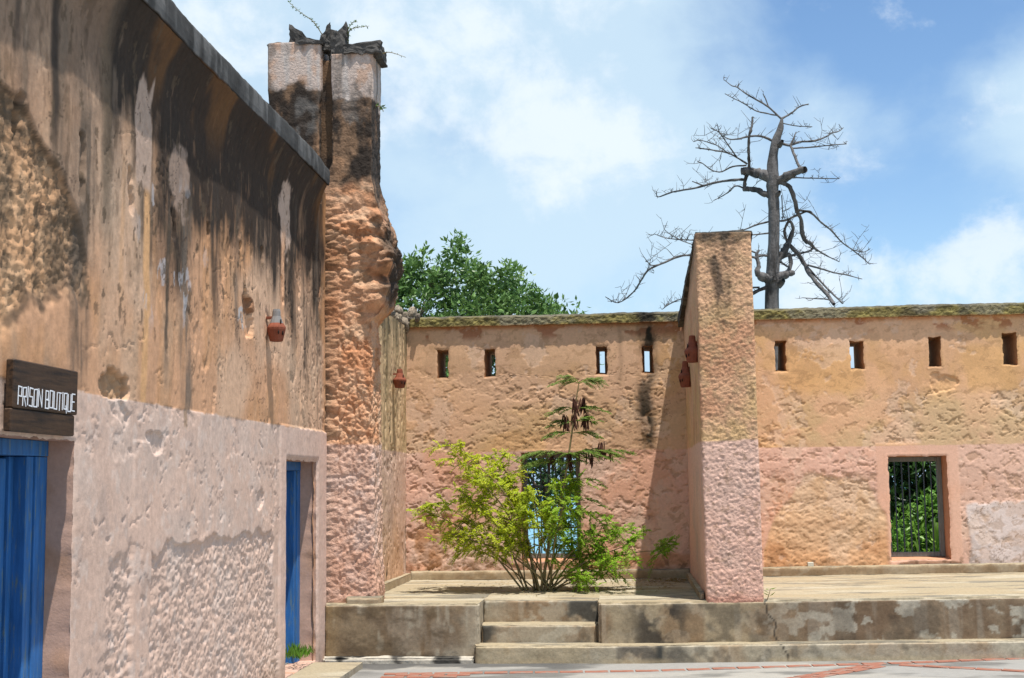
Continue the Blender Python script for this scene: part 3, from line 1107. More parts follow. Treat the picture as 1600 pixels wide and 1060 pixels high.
# stone step before the far door
def conc_paint(base, brown, pale, seed, bk=.6, pk=.4, black=.3):
    base, brown, pale = map(np.array, (base, brown, pale))
    def f(x, y, z, n):
        c = np.ones(x.shape + (3,)) * base
        if n == 'Z':
            c = np.ones(x.shape + (3,)) * np.array([0.33, 0.275, 0.185])
            s = fbm3(x * .8, y * 3.4, z, 5, seed + 20)
            c = mixc(c, [0.34, 0.27, 0.17], ss(.48, .66, s) * .7)
            c = mixc(c, [0.42, 0.38, 0.29], ss(.5, .68, fbm3(x * .9 + 5, y * 4.2, z, 5, seed + 21)) * .7)
            c = mixc(c, [0.13, 0.12, 0.10], ss(.53, .66, fbm3(x * 1.3 + 9, y * 5.5, z, 6, seed + 22, .6)) * .75)
            return c
        st = fbm3(x * 7, y * 7, z * .8, 4, seed)
        bl = fbm3(x * 2.2, y * 2.2, z * 3, 5, seed + 1)
        c = mixc(c, brown, ss(.40, .60, bl * .65 + st * .35) * bk * 1.3)
        c = mixc(c, pale, ss(.52, .57, fbm3(x * 5, y * 5, z * 5.5, 5, seed + 2, .55)) * pk)
        c = mixc(c, pale, ss(.56, .66, st) * .3)
        c = mixc(c, [0.045, 0.04, 0.033], ss(.56, .64, fbm3(x * 4, y * 4, z * 3, 5, seed + 4)) * black)
        return c
    return f


o = block('doorstep', -2.985, -2.52, 10.9, 12.72, -.02, .055, (.02, .03, .015), conc_paint([.36, .31, .23], [.25, .19, .13], [.45, .42, .35], 190, .4, .3, .3), M_concrete, None, .012)
tag(o, 'low worn cement step on the paving before the far blue door', 'doorstep')

# ============================================================ TERRACE
ZT = 0.56
terrace = empty('terrace', (1, 14.5, 0), 'raised cement terrace with three steps along the old wall', kind='structure')


def left_paint(x, y, z, n):
    c = conc_paint([.27, .20, .125], [.185, .128, .078], [.38, .33, .26], 200, .9, .08, .08)(x, y, z, n)
    if n != 'Z':
        st = fbm3(x * 14, y * 14, z * 1.3, 5, 205, .6)
        c = mixc(c, [.42, .37, .28], ss(.55, .66, st) * .6 * ss(.42, .56, fbm3(x * 3, y * 3, z * 5, 4, 207)))
        c = mixc(c, [.10, .07, .042], ss(.52, .64, fbm3(x * 3 + 4, y * 3, z * 6, 5, 215, .6)) * .6)
        c = mixc(c, [.37, .32, .24], ss(-1.75, -1.5, x + (fbm3(x * 3, y, z * 3, 3, 206) - .5) * .5) * .8)
        c = mixc(c, [.34, .24, .12], ss(-2.75, -2.98, x) * .5)
        c = mixc(c, [.42, .38, .30], ss(.53, .56, z) * .6)
    return c


def right_paint(x, y, z, n):
    k = ss(.9, 2.1, x + (fbm3(x * 3, y, z * 3, 3, 208) - .5) * .5)
    a = conc_paint([.32, .255, .165], [.23, .155, .09], [.42, .37, .285], 210, .7, .25, .5)(x, y, z, n)
    b = conc_paint([.235, .172, .112], [.17, .115, .072], [.40, .36, .285], 220, .9, .9, .4)(x, y, z, n)
    c = mixc(a, b, k)
    if n != 'Z':
        mould = ss(.46, .10, np.abs(x - .28 + (fbm3(x * 4, y, z * 4, 4, 209) - .5) * .3)) * ss(.42, .60, fbm3(x * 9, y * 9, z * 6, 5, 211))
        c = mixc(c, [0.04, 0.035, 0.03], mould * .9)
        cr = np.abs(x - 1.285 - (.55 - z) * .28 - (fbm3(x * 0, y * 0, z * 9, 3, 213) - .5) * .10)
        c = mixc(c, [.04, .035, .03], ss(.012, .004, cr) * .9)
        c = mixc(c, [.05, .045, .035], ss(.20, .165, z) * ss(.45, .62, fbm3(x * 6, y, z, 3, 214)) * .8)
        c = mixc(c, [.46, .41, .32], ss(.535, .557, z) * .7)
    return c


def step_paint(seed, edge=None):
    def f(x, y, z, n):
        c = conc_paint([.33, .275, .195], [.25, .17, .10], [.44, .40, .31], seed, .7, .45, .5)(x, y, z, n)
        if n == 'y':
            m = ss(.22, .02, np.abs(x + 1.44)) * 1.0 if edge == 'l' else ss(.32, .08, np.abs(x + .45))
            c = mixc(c, [0.05, 0.05, 0.045], np.clip(m * ss(.33, .52, fbm3(x * 6, y * 6, z * 6, 4, seed + 30)) * 1.2, 0, 1) * .9)
        return c
    return f


block('left_platform', -2.985, -1.460, 13.13, 16.5, 0.0, ZT, (.02, .03, .0125), left_paint, M_concrete, terrace, .018, rise, .014)
block('top_step', -1.460, -.310, 13.50, 16.5, 0.02, ZT, (.018, .03, .0125), step_paint(230), M_concrete, terrace, .012, rise, .012)
block('middle_step', -1.455, -.316, 13.24, 13.496, 0.02, .345, (.018, .025, .0125), step_paint(240, 'l'), M_concrete, terrace, .014, rise, .012)
block('right_platform', -.31, 8.0, 13.15, 16.5, 0.0, ZT, (.016, .03, .0125), right_paint, M_concrete, terrace, .020, rise, .014)


def low_paint(x, y, z, n):
    c = conc_paint([.36, .31, .225], [.30, .22, .14], [.42, .38, .30], 250, .6, .45, .45)(x, y, z, n)
    if n == 'y':
        c = mixc(c, [.40, .31, .18], ss(-.2, -.6, x) * .45)
        g = ss(.5, .15, np.abs(x - .15 + (fbm3(x * 3, y, z * 3, 3, 255) - .5) * .5))
        c = mixc(c, [.12, .105, .085], g * ss(.40, .58, fbm3(x * 7, y * 7, z * 5, 4, 256)) * .9)
        g2 = ss(.12, .0, np.abs(x - .27))
        c = mixc(c, [.05, .05, .045], g2 * ss(.35, .55, fbm3(x * 5, y * 5, z * 3, 4, 257)))
        cr = np.abs(x - 1.40 - (.17 - z) * .5 - (fbm3(x * 0, y * 0, z * 9, 3, 213) - .5) * .08)
        c = mixc(c, [.04, .035, .03], ss(.012, .004, cr) * .9)
        c = mixc(c, [.46, .36, .22], ss(.06, .01, z) * .5 * ss(.4, .6, fbm3(x * 2, y, z, 3, 258)))
    return c


block('bottom_step', -1.50, 8.0, 13.02, 13.236, -.02, .172, (.02, .025, .0125), low_paint, M_concrete, terrace, .014, rise, .014)


def foot_paint(x, y, z, n):
    c = np.ones(x.shape + (3,)) * [.46, .42, .35]
    return mixc(c, [.035, .033, .03], ss(.50, .60, fbm3(x * 4, y * 3, z * 4, 5, 260)) * .95)


block('footing', -2.98, -1.503, 13.03, 13.127, -.02, .06, (.015, .02, .01), foot_paint, M_concrete, terrace, .022, rise, .03)
_sk = conc_paint([.37, .29, .19], [.26, .18, .105], [.44, .37, .27], 265, .7, .4, .1)
block('skirting', -2.66, .725, 16.335, 16.45, ZT + .002, ZT + .105, (.03, .04, .02), _sk, M_concrete, terrace, .010, rise, .008)
block('skirting', 1.30, 8.0, 16.335, 16.45, ZT + .002, ZT + .105, (.03, .04, .02), _sk, M_concrete, terrace, .010, rise, .008)
block('skirting', -2.74, -2.64, 13.95, 16.33, ZT + .002, ZT + .085, (.03, .04, .02), _sk, M_concrete, terrace, .010, None, .008)
block('kerb', -2.78, -2.42, 13.16, 13.30, ZT + .002, ZT + .065, (.02, .02, .015), _sk, M_concrete, terrace, .012, None, .008)
block('skirting', .67, .718, 13.30, 16.33, ZT + .010, ZT + .070, (.03, .04, .02), _sk, M_concrete, terrace, .008, None, .008)

# ============================================================ BACK WALL
YB = 16.4
court_wall = empty('courtyard_wall', (2.5, YB + .2, ZT), 'long ochre and pink back wall with a mossy coping, loopholes and two barred windows', 'wall')
SL = [(-2.313, -2.175, 3.013, 3.362), (-1.724, -1.588, 3.017, 3.360), (-.353, -.219, 3.021, 3.368), (.209, .342, 3.026, 3.365),
      (1.807, 1.939, 3.017, 3.390), (2.705, 2.865, 3.022, 3.366), (3.627, 3.768, 3.034, 3.396), (4.496, 4.662, 3.039, 3.424),
      (5.40, 5.55, 3.04, 3.43), (6.3, 6.45, 3.04, 3.43)]
W1 = (-1.298, -.575, .772, 2.079)
W2 = (3.093, 3.780, .752, 1.972)


def bw_patch(u, v):
    n = fbm2(u * 3.2, v * 3.2, 4, 301) - .5
    n2 = fbm2(u * 11, v * 11, 3, 302) - .5
    top = np.interp(u, [1.6, 1.75, 1.95, 2.12, 2.3, 2.85, 3.0, 3.12], [.9, 1.30, 1.55, 1.72, 1.74, 1.70, 1.40, 1.1]) + n * .22 + n2 * .06
    patch = ss(-.05, .05, top - v) * (u > 1.6) * ss(3.10, 3.02, u)
    wht = ss(-.03, .03, 1.40 + n * .30 + n2 * .05 - v) * ss(-.02, .02, u - 3.98 - n * .12)
    band = ss(.09, .06, np.maximum(np.maximum(W2[0] - u, u - W2[1]), np.maximum(W2[2] - v, v - W2[3]) - .02) - .06)
    return patch, wht, band


def bw_disp(u, v):
    d = (fbm2(u * .9, v * .9, 3, 311) - .5) * .020 + (fbm2(u * 3, v * 3, 5, 312, .5) - .5) * .003
    patch, wht, band = bw_patch(u, v)
    marks = hole_pits(u, v, 11, 16, .638, .660, 313)
    marks2 = hole_pits(u, v, 26, 34, .650, .68, 317)
    top_smooth = ss(3.18, 3.02, v + (fbm2(u * 3, v * 3, 3, 319) - .5) * .1)
    right_smooth = 1 - ss(1.55, 1.75, u) * ss(2.62, 2.82, v + (fbm2(u * 2, v * 2, 3, 320) - .5) * .3)
    k = .85 * np.minimum(top_smooth, right_smooth) * (1 - band) * (1 - .75 * wht)
    kk = .55 + .6 * ss(.4, .6, fbm2(u * 1.1, v * 1.1, 2, 321))
    d -= marks * .0085 * k * kk + marks2 * .005 * k * kk
    d += k * (fbm2(u * 24, v * 26, 4, 323, .6) - .5) * .0030
    # broken ochre field is coarse, in shallow folds
    d += patch * (-.006 + (fbm2(u * 5, v * 8, 4, 325) - .5) * .014 + (fbm2(u * 20, v * 26, 4, 326, .6) - .5) * .013)
    d -= .0040 * k * ss(.56, .566, fbm2(u * 1.5, v * 1.9, 6, 337, .6)) + .003 * ss(.60, .606, fbm2(u * 2.7 + 5, v * 2.7, 6, 338, .62)) * (1 - band)
    d += wht * (.004 + (fbm2(u * 8, v * 8, 4, 327) - .5) * .012 * ss(4.35, 4.15, u))
    # a worn scar under the third loophole from the right, scars near the foot
    sc = spot(u, v, 3.78, 2.86, .13, .12, 329, .6)
    d -= sc * .018 * (.4 + fbm2(u * 18, v * 18, 3, 330))
    d -= spot(u, v, 3.55, .70, .28, .03, 331, .5) * .015
    d -= .02 * ss(.80, .66, v + (fbm2(u * 4, v * 4, 4, 333) - .5) * .25) * ss(1.0, .5, u) * fbm2(u * 14, v * 14, 3, 334)
    lf = spot(u, v, -2.42, 1.02, .26, .32, 335, .35)
    d -= lf * (.014 + (fbm2(u * 18, v * 18, 3, 336) - .5) * .014)
    return d


def bw_paint(u, v, d):
    big = fbm2(u * .8, v * 1.0, 4, 341)
    mid = fbm2(u * 2.4, v * 2.8, 5, 342)
    fine = fbm2(u * 9, v * 9, 4, 343)
    c = np.ones(u.shape + (3,)) * np.array([0.67, 0.405, 0.240])
    c = mixc(c, OCHRE * 1.28, ss(.46, .66, mid) * .55)
    c = mixc(c, [0.66, 0.415, 0.265], ss(.48, .68, big) * .7)
    c = mixc(c, [0.56, 0.385, 0.215], ss(.52, .7, fbm2(u * 1.3 + 4, v * 3.2, 4, 344)) * .5 * ss(2.9, 2.3, v))
    # bright ochre wash between the right-hand loopholes
    w = ss(1.7, 2.0, u) * ss(2.66, 2.86, v) * ss(3.36, 3.22, v)
    c = mixc(c, [0.67, 0.40, 0.165], w * ss(.42, .62, fbm2(u * 2.3, v * 1.4, 4, 345)) * .75)
    c = mixc(c, [0.66, 0.365, 0.19], w * .35)
    # damp olive tone low in the tan band at the right
    c = mixc(c, [0.54, 0.39, 0.225], ss(1.7, 2.2, u) * ss(2.8, 2.55, v) * ss(.42, .62, mid) * .55)
    # red dabs along the head
    dab = ss(.565, .62, fbm2(u * 4.2, v * 6, 4, 346)) * ss(3.44, 3.54, v)
    c = mixc(c, [0.33, 0.115, 0.05], dab * .75)
    c = mixc(c, [0.50, 0.22, 0.09], ss(3.58, 3.63, v) * .6)
    # dado
    n = fbm2(u * 4, v * 4, 3, 347) - .5
    dd = ss(-.006, .006, 2.098 + n * .02 + (fbm2(u * 20, v * 20, 2, 348) - .5) * .012 - v)
    p = np.ones_like(c) * PINK
    p = mixc(p, [0.70, 0.455, 0.345], ss(.45, .66, big) * .7)
    p = mixc(p, SALMON, ss(.50, .68, fbm2(u * 1.5 + 3, v * 1.5, 4, 349)) * .75)
    p = mixc(p, SALMON * [1.0, 1.0, .95], ss(.35, .0, np.abs(u - 1.85)) * ss(1.9, 1.5, v) * .85)
    c = mixc(c, p, dd)
    patch, wht, band = bw_patch(u, v)
    c = mixc(c, [0.70, 0.41, 0.285], band * dd * .5)
    pc = np.ones_like(c) * np.array([0.68, 0.455, 0.270])
    pc = mixc(pc, [0.66, 0.36, 0.17], ss(1.25, .80, v + (fbm2(u * 2, v * 3, 3, 350) - .5) * .5) * .85)
    pc = mixc(pc, [0.40, 0.19, 0.075], ss(.52, .66, fbm2(u * 2.4, v * 4, 4, 351)) * ss(1.3, .9, v) * .6)
    pc = mixc(pc, [0.69, 0.51, 0.35], ss(.54, .68, fbm2(u * 2 + 4, v * 2, 4, 352)) * .5)
    c = mixc(c, pc, patch * .85)
    wc = np.ones_like(c) * [0.66, 0.57, 0.535]
    wc = mixc(wc, [0.54, 0.40, 0.32], ss(.5, .62, fbm2(u * 6, v * 6, 4, 353)) * .5)
    c = mixc(c, wc, wht * .88)
    fl = ss(.56, .566, fbm2(u * 1.5, v * 1.9, 6, 337, .6)) * (1 - band)
    c = c * (1 - .10 * fl)[..., None]
    c = mixc(c, [0.68, 0.50, 0.38], ss(.60, .606, fbm2(u * 2.7 + 5, v * 2.7, 6, 338, .62)) * (1 - band) * .35)
    ck = np.abs(fbm2(u * 1.1 + 3, v * 1.4, 6, 361, .62) - .5)
    c = mixc(c, [0.20, 0.11, 0.06], ss(.0045, .001, ck) * ss(.48, .60, fbm2(u * .7, v * .9, 2, 362)) * .7)
    # brown rubbed corner at the left foot, pale bloom beside it
    lf = spot(u, v, -2.42, 1.02, .26, .32, 335, .35, .25)
    c = mixc(c, [0.36, 0.175, 0.07], lf * .75)
    c = mixc(c, [0.55, 0.41, 0.34], spot(u, v, -1.75, .85, .7, .20, 355, .4, .4) * .6)
    c = mixc(c, [0.55, 0.40, 0.33], spot(u, v, -2.5, 1.42, .2, .08, 357, .6, .4) * .6)
    c = mixc(c, [0.50, 0.23, 0.11], spot(u, v, .0, .78, .8, .08, 356, .4, .4) * .6)
    # black run below the fourth loophole
    nn = (fbm2(v * 2.2, u * .3, 3, 358) - .5) * .16
    m = ss(.16, .03, np.abs(u - .27 - nn)) * np.interp(v, [2.05, 2.2, 2.45, 2.75, 3.0, 3.3, 3.62], [0, .8, .85, .75, .55, .7, 1.0])
    c = mixc(c, [0.035, 0.028, 0.018], m * (.45 + .75 * ss(.36, .56, fbm2(u * 9, v * 5, 4, 359))))
    c = mixc(c, [0.05, 0.035, 0.02], ss(.05, .0, np.abs(u + .06 - nn * .6)) * ss(2.7, 3.0, v) * .25)
    # darker brown in the pits, grime at the foot
    c = mixc(c, [0.30, 0.17, 0.08], hole_pits(u, v, 11, 16, .63, .66, 313) * .35 * (1 - band))
    c = mixc(c, BROWNST * 1.5, ss(.76, .64, v + (fine - .5) * .22) * .45)
    c = mixc(c, [0.10, 0.06, 0.03], ss(.62, .70, fbm2(u * 18, v * 18, 3, 360)) * ss(.95, .7, v) * .5)
    return c


_sn = [s for h in SL + [W1, W2] for s in h[:2]]
_snz = sorted({s for h in SL + [W1, W2] for s in h[2:]})
_zz = [round(s, 3) for s in _snz]
_U = lines(-2.72, 7.2, .0115, _sn)
_V = np.array(sorted(set(list(lines(.55, 2.9, .0108, [W1[2], W1[3], W2[2], W2[3]])) + list(lines(2.9, 3.66, .0108)) + _zz)))
wall_grid('wall_face', _U, _V, SL + [W1, W2], lambda u, v, d: np.stack([u, YB - d, v], -1), bw_disp, bw_paint, M_plaster, court_wall)

# loopholes narrow toward the outside; windows keep their width
TH = .50
_slp = flat_paint([0.44, 0.235, 0.115], .3, 4, 371, [0.33, 0.165, 0.075], (.5, .7))
_back = []
for s in SL:
    inner = (s[0] + .036, s[1] - .036, s[2] + .055, s[3] - .02)
    reveal_quads('loophole', s, 1, TH, inner, 'y', YB, M_plaster, _slp, court_wall, 8)
    _back.append(inner)
for w in (W1, W2):
    inner = (w[0] + .005, w[1] - .005, w[2] + .035, w[3] - .005)
    reveal_quads('window_reveal', w, 1, TH, inner, 'y', YB, M_plaster, flat_paint([0.52, 0.265, 0.155], .2, 4, 373), court_wall, 8)
    _back.append(inner)
_bu = np.array(sorted({round(s, 4) for h in _back for s in h[:2]} | {-3.1, 7.2}))
_bv = np.array(sorted({round(s, 4) for h in _back for s in h[2:]} | {-1.2, 3.66}))
wall_grid('outer_face', _bu, _bv, _back, lambda u, v, d: np.stack([u, YB + TH + d * 0, v], -1) if np.ndim(u) > 1 else np.stack([u, YB + TH + d, v], -1),
          lambda u, v: np.zeros_like(u), lambda u, v, d: np.ones(u.shape + (3,)) * TAN * .8, M_plaster, court_wall)
box_obj('wall_end', 7.2, 7.26, YB, YB + TH, 0, 3.66, M_ground, court_wall)


def coping(name, x0, x1, y0, y1, z0, z1, parent, seed):
    def paint(x, y, z, n):
        a = fbm3(x * 5, y * 5, z * 9, 5, seed)
        b = fbm3(x * 16, y * 16, z * 22, 4, seed + 1)
        c = np.ones(x.shape + (3,)) * np.array([0.17, 0.14, 0.055])
        c = mixc(c, [0.30, 0.25, 0.085], ss(.45, .65, b) * .75)
        c = mixc(c, [0.055, 0.045, 0.030], ss(.50, .66, a) * .65)
        c = mixc(c, [0.20, 0.18, 0.13], ss(.58, .70, fbm3(x * 2.3, y * 3, z * 4, 4, seed + 2)) * .7)
        c = mixc(c, [0.10, 0.095, 0.085], ss(z1 - .035, z1, z) * .6)
        c = mixc(c, [0.02, 0.018, 0.016], ss(.16, .05, np.abs(x - .27)) * .85)
        c = mixc(c, [0.05, 0.05, 0.05], ss(.10, .03, np.abs(x - 4.05)) * .6)
        c = mixc(c, [0.30, 0.14, 0.06], ss(z0 + .012, z0, z) * .5)
        return c
    o = block(name, x0, x1, y0, y1, z0, z1, (.016, .04, .014), paint, M_moss, parent, .016, None, .0, 'xXyYzZ', seed)
    me = o.data
    n = len(me.vertices)
    co = np.empty(n * 3, dtype=np.float32)
    me.vertices.foreach_get('co', co)
    co = co.reshape(-1, 3)
    x, y, z = co[:, 0].astype(float), co[:, 1].astype(float), co[:, 2].astype(float)
    lum = (fbm3(x * 24, y * 24, z * 34, 3, seed + 5) - .5) * .026 + (fbm3(x * 2, y * 2, z * 2, 3, seed + 6) - .5) * .02
    co[:, 1] -= lum
    co[:, 2] += ((fbm3(x * 2.6, y * 2, z * 0, 4, seed + 7) - .5) * .026 + (fbm3(x * 20, y * 20, z * 0, 3, seed + 8) - .5) * .014) * ss(z0 - .01, z1, z)
    co[:, 2] += (fbm3(x * 9, y * 9, z * 0, 3, seed + 9) - .5) * .014 * (1 - ss(z0, z1, z))
    me.vertices.foreach_set('co', co.ravel())
    me.update()
    return o


coping('coping', -2.66, .70, YB - .055, YB + TH + .05, 3.645, 3.772, court_wall, 381)
coping('coping', 1.35, 7.25, YB - .055, YB + TH + .05, 3.640, 3.782, court_wall, 391)


def make_window(w, tag_, bars, rails):
    d = .27
    y0, y1 = YB + d, YB + d + .07
    f = empty('window_frame', ((w[0] + w[1]) / 2, y0, w[2]))
    setpar(f, court_wall)
    f['label'] = tag_
    t = .055
    x0, x1, z0, z1 = w[0] + .004, w[1] - .004, w[2] + .022, w[3] - .006
    box_obj('frame_post', x0, x0 + t, y0, y1, z0, z1, M_greywood, f, .004)
    box_obj('frame_post', x1 - t, x1, y0, y1, z0, z1, M_greywood, f, .004)
    box_obj('frame_head', x0 + t + .001, x1 - t - .001, y0 + .003, y1, z1 - t, z1, M_greywood, f, .004)
    box_obj('frame_sill', x0 + t + .001, x1 - t - .001, y0 + .003, y1, z0, z0 + t, M_greywood, f, .004)
    for k in range(bars):
        x = x0 + t + (x1 - x0 - 2 * t) * (k + .8) / (bars + .6)
        tb = Tubes()
        tb.add([(x, y0 + .035, z0 + t - .01), (x + rnd.uniform(-.003, .003), y0 + .035, (z0 + z1) / 2), (x, y0 + .035, z1 - t + .01)], .0085, 6)
        tb.build('bar', M_iron, f)
    for k in range(rails):
        z = z0 + t + (z1 - z0 - 2 * t) * (k + .62) / (rails + .3)
        box_obj('rail', x0 + t, x1 - t, y0 + .028, y0 + .034, z - .012, z + .012, M_iron, f, .001)
    return f


make_window(W1, 'iron barred window with the sea behind the green shrub', 6, 2)
make_window(W2, 'iron barred window full of green leaves, right of the buttress', 6, 0)

o = box_obj('socket_plate', 2.105, 2.175, YB - .022, YB + .01, .685, .735, M_socket, None, .004)
tag(o, 'small cream plate fixed low on the ochre wall patch', 'plate')

# ============================================================ RETURN WALL between tower and back wall
XR = -2.70
side_wall = empty('side_wall', (XR - .2, 15, ZT), 'narrow streaked ochre return wall between the broken tower and the back wall', 'wall')


def rw_disp(u, v):
    d = (fbm2(u * 1.2, v * 1.2, 3, 401) - .5) * .03
    d -= hole_pits(u, v, 14, 3.4, .60, .66, 402) * .014
    return d + (fbm2(u * 20, v * 12, 4, 403) - .5) * .014


def rw_paint(u, v, d):
    c = np.ones(u.shape + (3,)) * np.array([0.58, 0.41, 0.235])
    s = fbm2(u * 6, v * .6, 4, 404)
    c = mixc(c, [0.38, 0.275, 0.14], ss(.50, .66, s) * .7)
    c = mixc(c, [0.47, 0.33, 0.19], ss(.50, .66, fbm2(u * 2, v * 2, 4, 405)) * .6)
    c = mixc(c, [0.09, 0.07, 0.035], ss(.60, .70, fbm2(u * 14, v * 1.4, 4, 406)) * .6)
    c = mixc(c, [0.10, 0.085, 0.05], ss(3.2, 3.7, v + (s - .5)) * .55)
    dd = ss(-.006, .006, 2.10 + (fbm2(u * 5, v * 5, 3, 407) - .5) * .03 - v)
    p = np.ones_like(c) * np.array([0.59, 0.41, 0.31])
    p = mixc(p, [0.53, 0.37, 0.29], ss(.45, .65, fbm2(u * 3, v * 3, 4, 408)) * .8)
    p = mixc(p, [0.54, 0.31, 0.17], ss(1.6, .8, v + (fbm2(u * 3, v * 2, 3, 409) - .5)) * .6)
    p = mixc(p, [0.55, 0.46, 0.42], ss(16.05, 16.35, u) * ss(1.6, 1.0, v) * .6)
    return mixc(c, p, dd)


wall_grid('wall_face', lines(13.45, 16.42, .02), lines(.54, 3.66, .0135), [], lambda u, v, d: np.stack([XR + d, u, v], -1), rw_disp, rw_paint, M_plaster, side_wall)
column('wall_body', -3.15, XR - .015, 13.5, 16.85, .3, 3.66, .06, lambda X, Y, Z, a, b: [(fbm3(X * 8, Y * 8, Z * 8, 3, 411) - .5) * .012] * 3,
       lambda X, Y, Z, a, b: flat_paint([.30, .21, .11], .4, 4, 413, SOOT * 3)(X, Y, Z), M_rubble, side_wall)

# rubble left on the top of the return wall
heap = empty('rubble_heap', (-2.75, 16, 3.66), 'heap of grey coral stones on the wall top below the green tree', 'rubble')
_stones = []
for k in range(5):
    bm = bmesh.new()
    bmesh.ops.create_icosphere(bm, subdivisions=3, radius=.5)
    vs = np.array([v.co[:] for v in bm.verts])
    n = fbm3(vs[:, 0] * 2.2 + k * 7, vs[:, 1] * 2.2, vs[:, 2] * 2.2, 3, 421) - .5
    n2 = fbm3(vs[:, 0] * 7 + k * 7, vs[:, 1] * 7, vs[:, 2] * 7, 3, 423) - .5
    w1, w2 = worley3(vs[:, 0] * 1.6 + k * 3.3, vs[:, 1] * 1.6, vs[:, 2] * 1.6, 425)
    for v, a, b, w in zip(bm.verts, n, n2, w1):
        v.co *= 1 + a * .9 + b * .35 - w * .3
    me = bpy.data.meshes.new('stone')
    bm.to_mesh(me)
    bm.free()
    for p in me.polygons:
        p.use_smooth = True
    me.materials.append(plain('coral_stone', (0.20 + .03 * k, 0.17 + .022 * k, 0.14 + .012 * k), .95, .4, 12, .7, .012, 30, .1, None, 0, ((.05, .045, .04), 6, .5, .64)))
    _stones.append(me)


def stone(x, y, z, s, parent=None):
    o = bpy.data.objects.new('stone', rnd.choice(_stones))
    link(o)
    o.location = (x, y, z)
    o.scale = (s * rnd.uniform(.8, 1.3), s * rnd.uniform(.8, 1.3), s * rnd.uniform(.6, 1.0))
    o.rotation_euler = (rnd.uniform(0, 6), rnd.uniform(0, 6), rnd.uniform(0, 6))
    if parent:
        setpar(o, parent)
    return o


for k in range(46):
    y = rnd.uniform(14.3, 16.75)
    h = .46 * (1 - abs(y - 15.2) / 1.9)
    t = rnd.random()
    stone(rnd.uniform(-3.0, -2.72 + .22 * max(0, (y - 15.8))), y, 3.66 + max(.02, h) * t * .9, rnd.uniform(.12, .26), heap)
for k in range(10):
    stone(rnd.uniform(-2.85, -2.50), rnd.uniform(16.3, 16.6), 3.72 + rnd.uniform(0, .10), rnd.uniform(.10, .17), heap)

# ============================================================ BUTTRESS
butt = empty('buttress', (1.0, 14.5, ZT), 'tall rough plastered buttress with a sloping dark top standing against the back wall', 'buttress')
BX0, BX1, BY0 = .725, 1.272, 13.165


def bt_top(x, y):
    return 4.135 - (y - BY0) * .145


def bt_disp(X, Y, Z, NX, NY):
    front = ss(-.3, -.8, NY)
    rough = (fbm3(X * 40, Y * 40, Z * 44, 4, 431, .66) - .5) * .022 + (fbm3(X * 4, Y * 4, Z * 4, 3, 433) - .5) * .012
    a, b = worley3(X * 30, Y * 30, Z * 38, 435)
    rough = rough + (.5 - a) * .006
    sm = (fbm3(X * 3, Y * 3, Z * 3, 3, 437) - .5) * .018 + (fbm3(X * 18, Y * 18, Z * 18, 3, 438) - .5) * .004
    d = front * rough + (1 - front) * sm
    lean = -.010 * (Z - .56) / 3.5
    return [NX * d + lean, NY * d, 0 * d]


def bt_paint(X, Y, Z, NX, NY):
    front = ss(-.3, -.8, NY)
    c = np.ones(X.shape + (3,)) * np.array([0.62, 0.375, 0.225])
    n = fbm3(X * 3, Y * 3, Z * 2.4, 4, 441)
    c = mixc(c, [0.57, 0.39, 0.175], ss(.46, .62, n) * .6 * ss(3.7, 3.2, Z))
    c = mixc(c, [0.50, 0.25, 0.145], ss(.50, .66, fbm3(X * 2 + 5, Y * 2, Z * 2, 4, 442)) * .7)
    c = mixc(c, [0.44, 0.30, 0.17], ss(.5, .62, fbm3(X * 14, Y * 14, Z * 14, 3, 443)) * .5)
    dd = ss(-.012, .012, 2.09 + (fbm3(X * 5, Y * 5, Z * 5, 3, 444) - .5) * .05 - Z)
    p = np.ones_like(c) * np.array([0.67, 0.445, 0.355])
    p = mixc(p, [0.66, 0.40, 0.305], ss(1.9, 1.0, Z + (n - .5) * 1.5) * .7)
    p = mixc(p, [0.53, 0.38, 0.31], ss(.5, .66, fbm3(X * 3 + 9, Y * 3, Z * 3, 4, 445)) * .6)
    p = mixc(p, [0.42, 0.18, 0.12], ss(.68, .58, Z + (fbm3(X * 6, Y * 6, Z * 6, 3, 446) - .5) * .12) * .6)
    c = mixc(c, p, dd)
    # black run from the top, tapering
    cx = .955 + (fbm3(X * 0, Y * 0, Z * 2.6, 3, 447) - .5) * .10
    wdt = np.interp(Z, [3.10, 3.45, 3.8, 4.12], [.03, .09, .15, .24])
    m = ss(1.15, .45, np.abs(X - cx) / wdt) * ss(3.08, 3.45, Z) * front
    c = mixc(c, [0.055, 0.045, 0.036], m * (.25 + .6 * ss(.38, .58, fbm3(X * 10, Y * 10, Z * 6, 4, 448))))
    c = mixc(c, [0.06, 0.05, 0.04], ss(4.02, 4.12, Z + (n - .5) * .3) * .6 * front)
    c = mixc(c, [0.20, 0.12, 0.06], ss(.62, .70, fbm3(X * 22, Y * 22, Z * 22, 3, 449)) * .4 * front)
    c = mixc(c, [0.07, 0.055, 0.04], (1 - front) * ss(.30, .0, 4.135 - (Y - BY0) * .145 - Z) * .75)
    return c


column('shaft', BX0, BX1, BY0, 16.42, ZT - .01, bt_top, .0100, bt_disp, bt_paint, M_rubble, butt, .025)


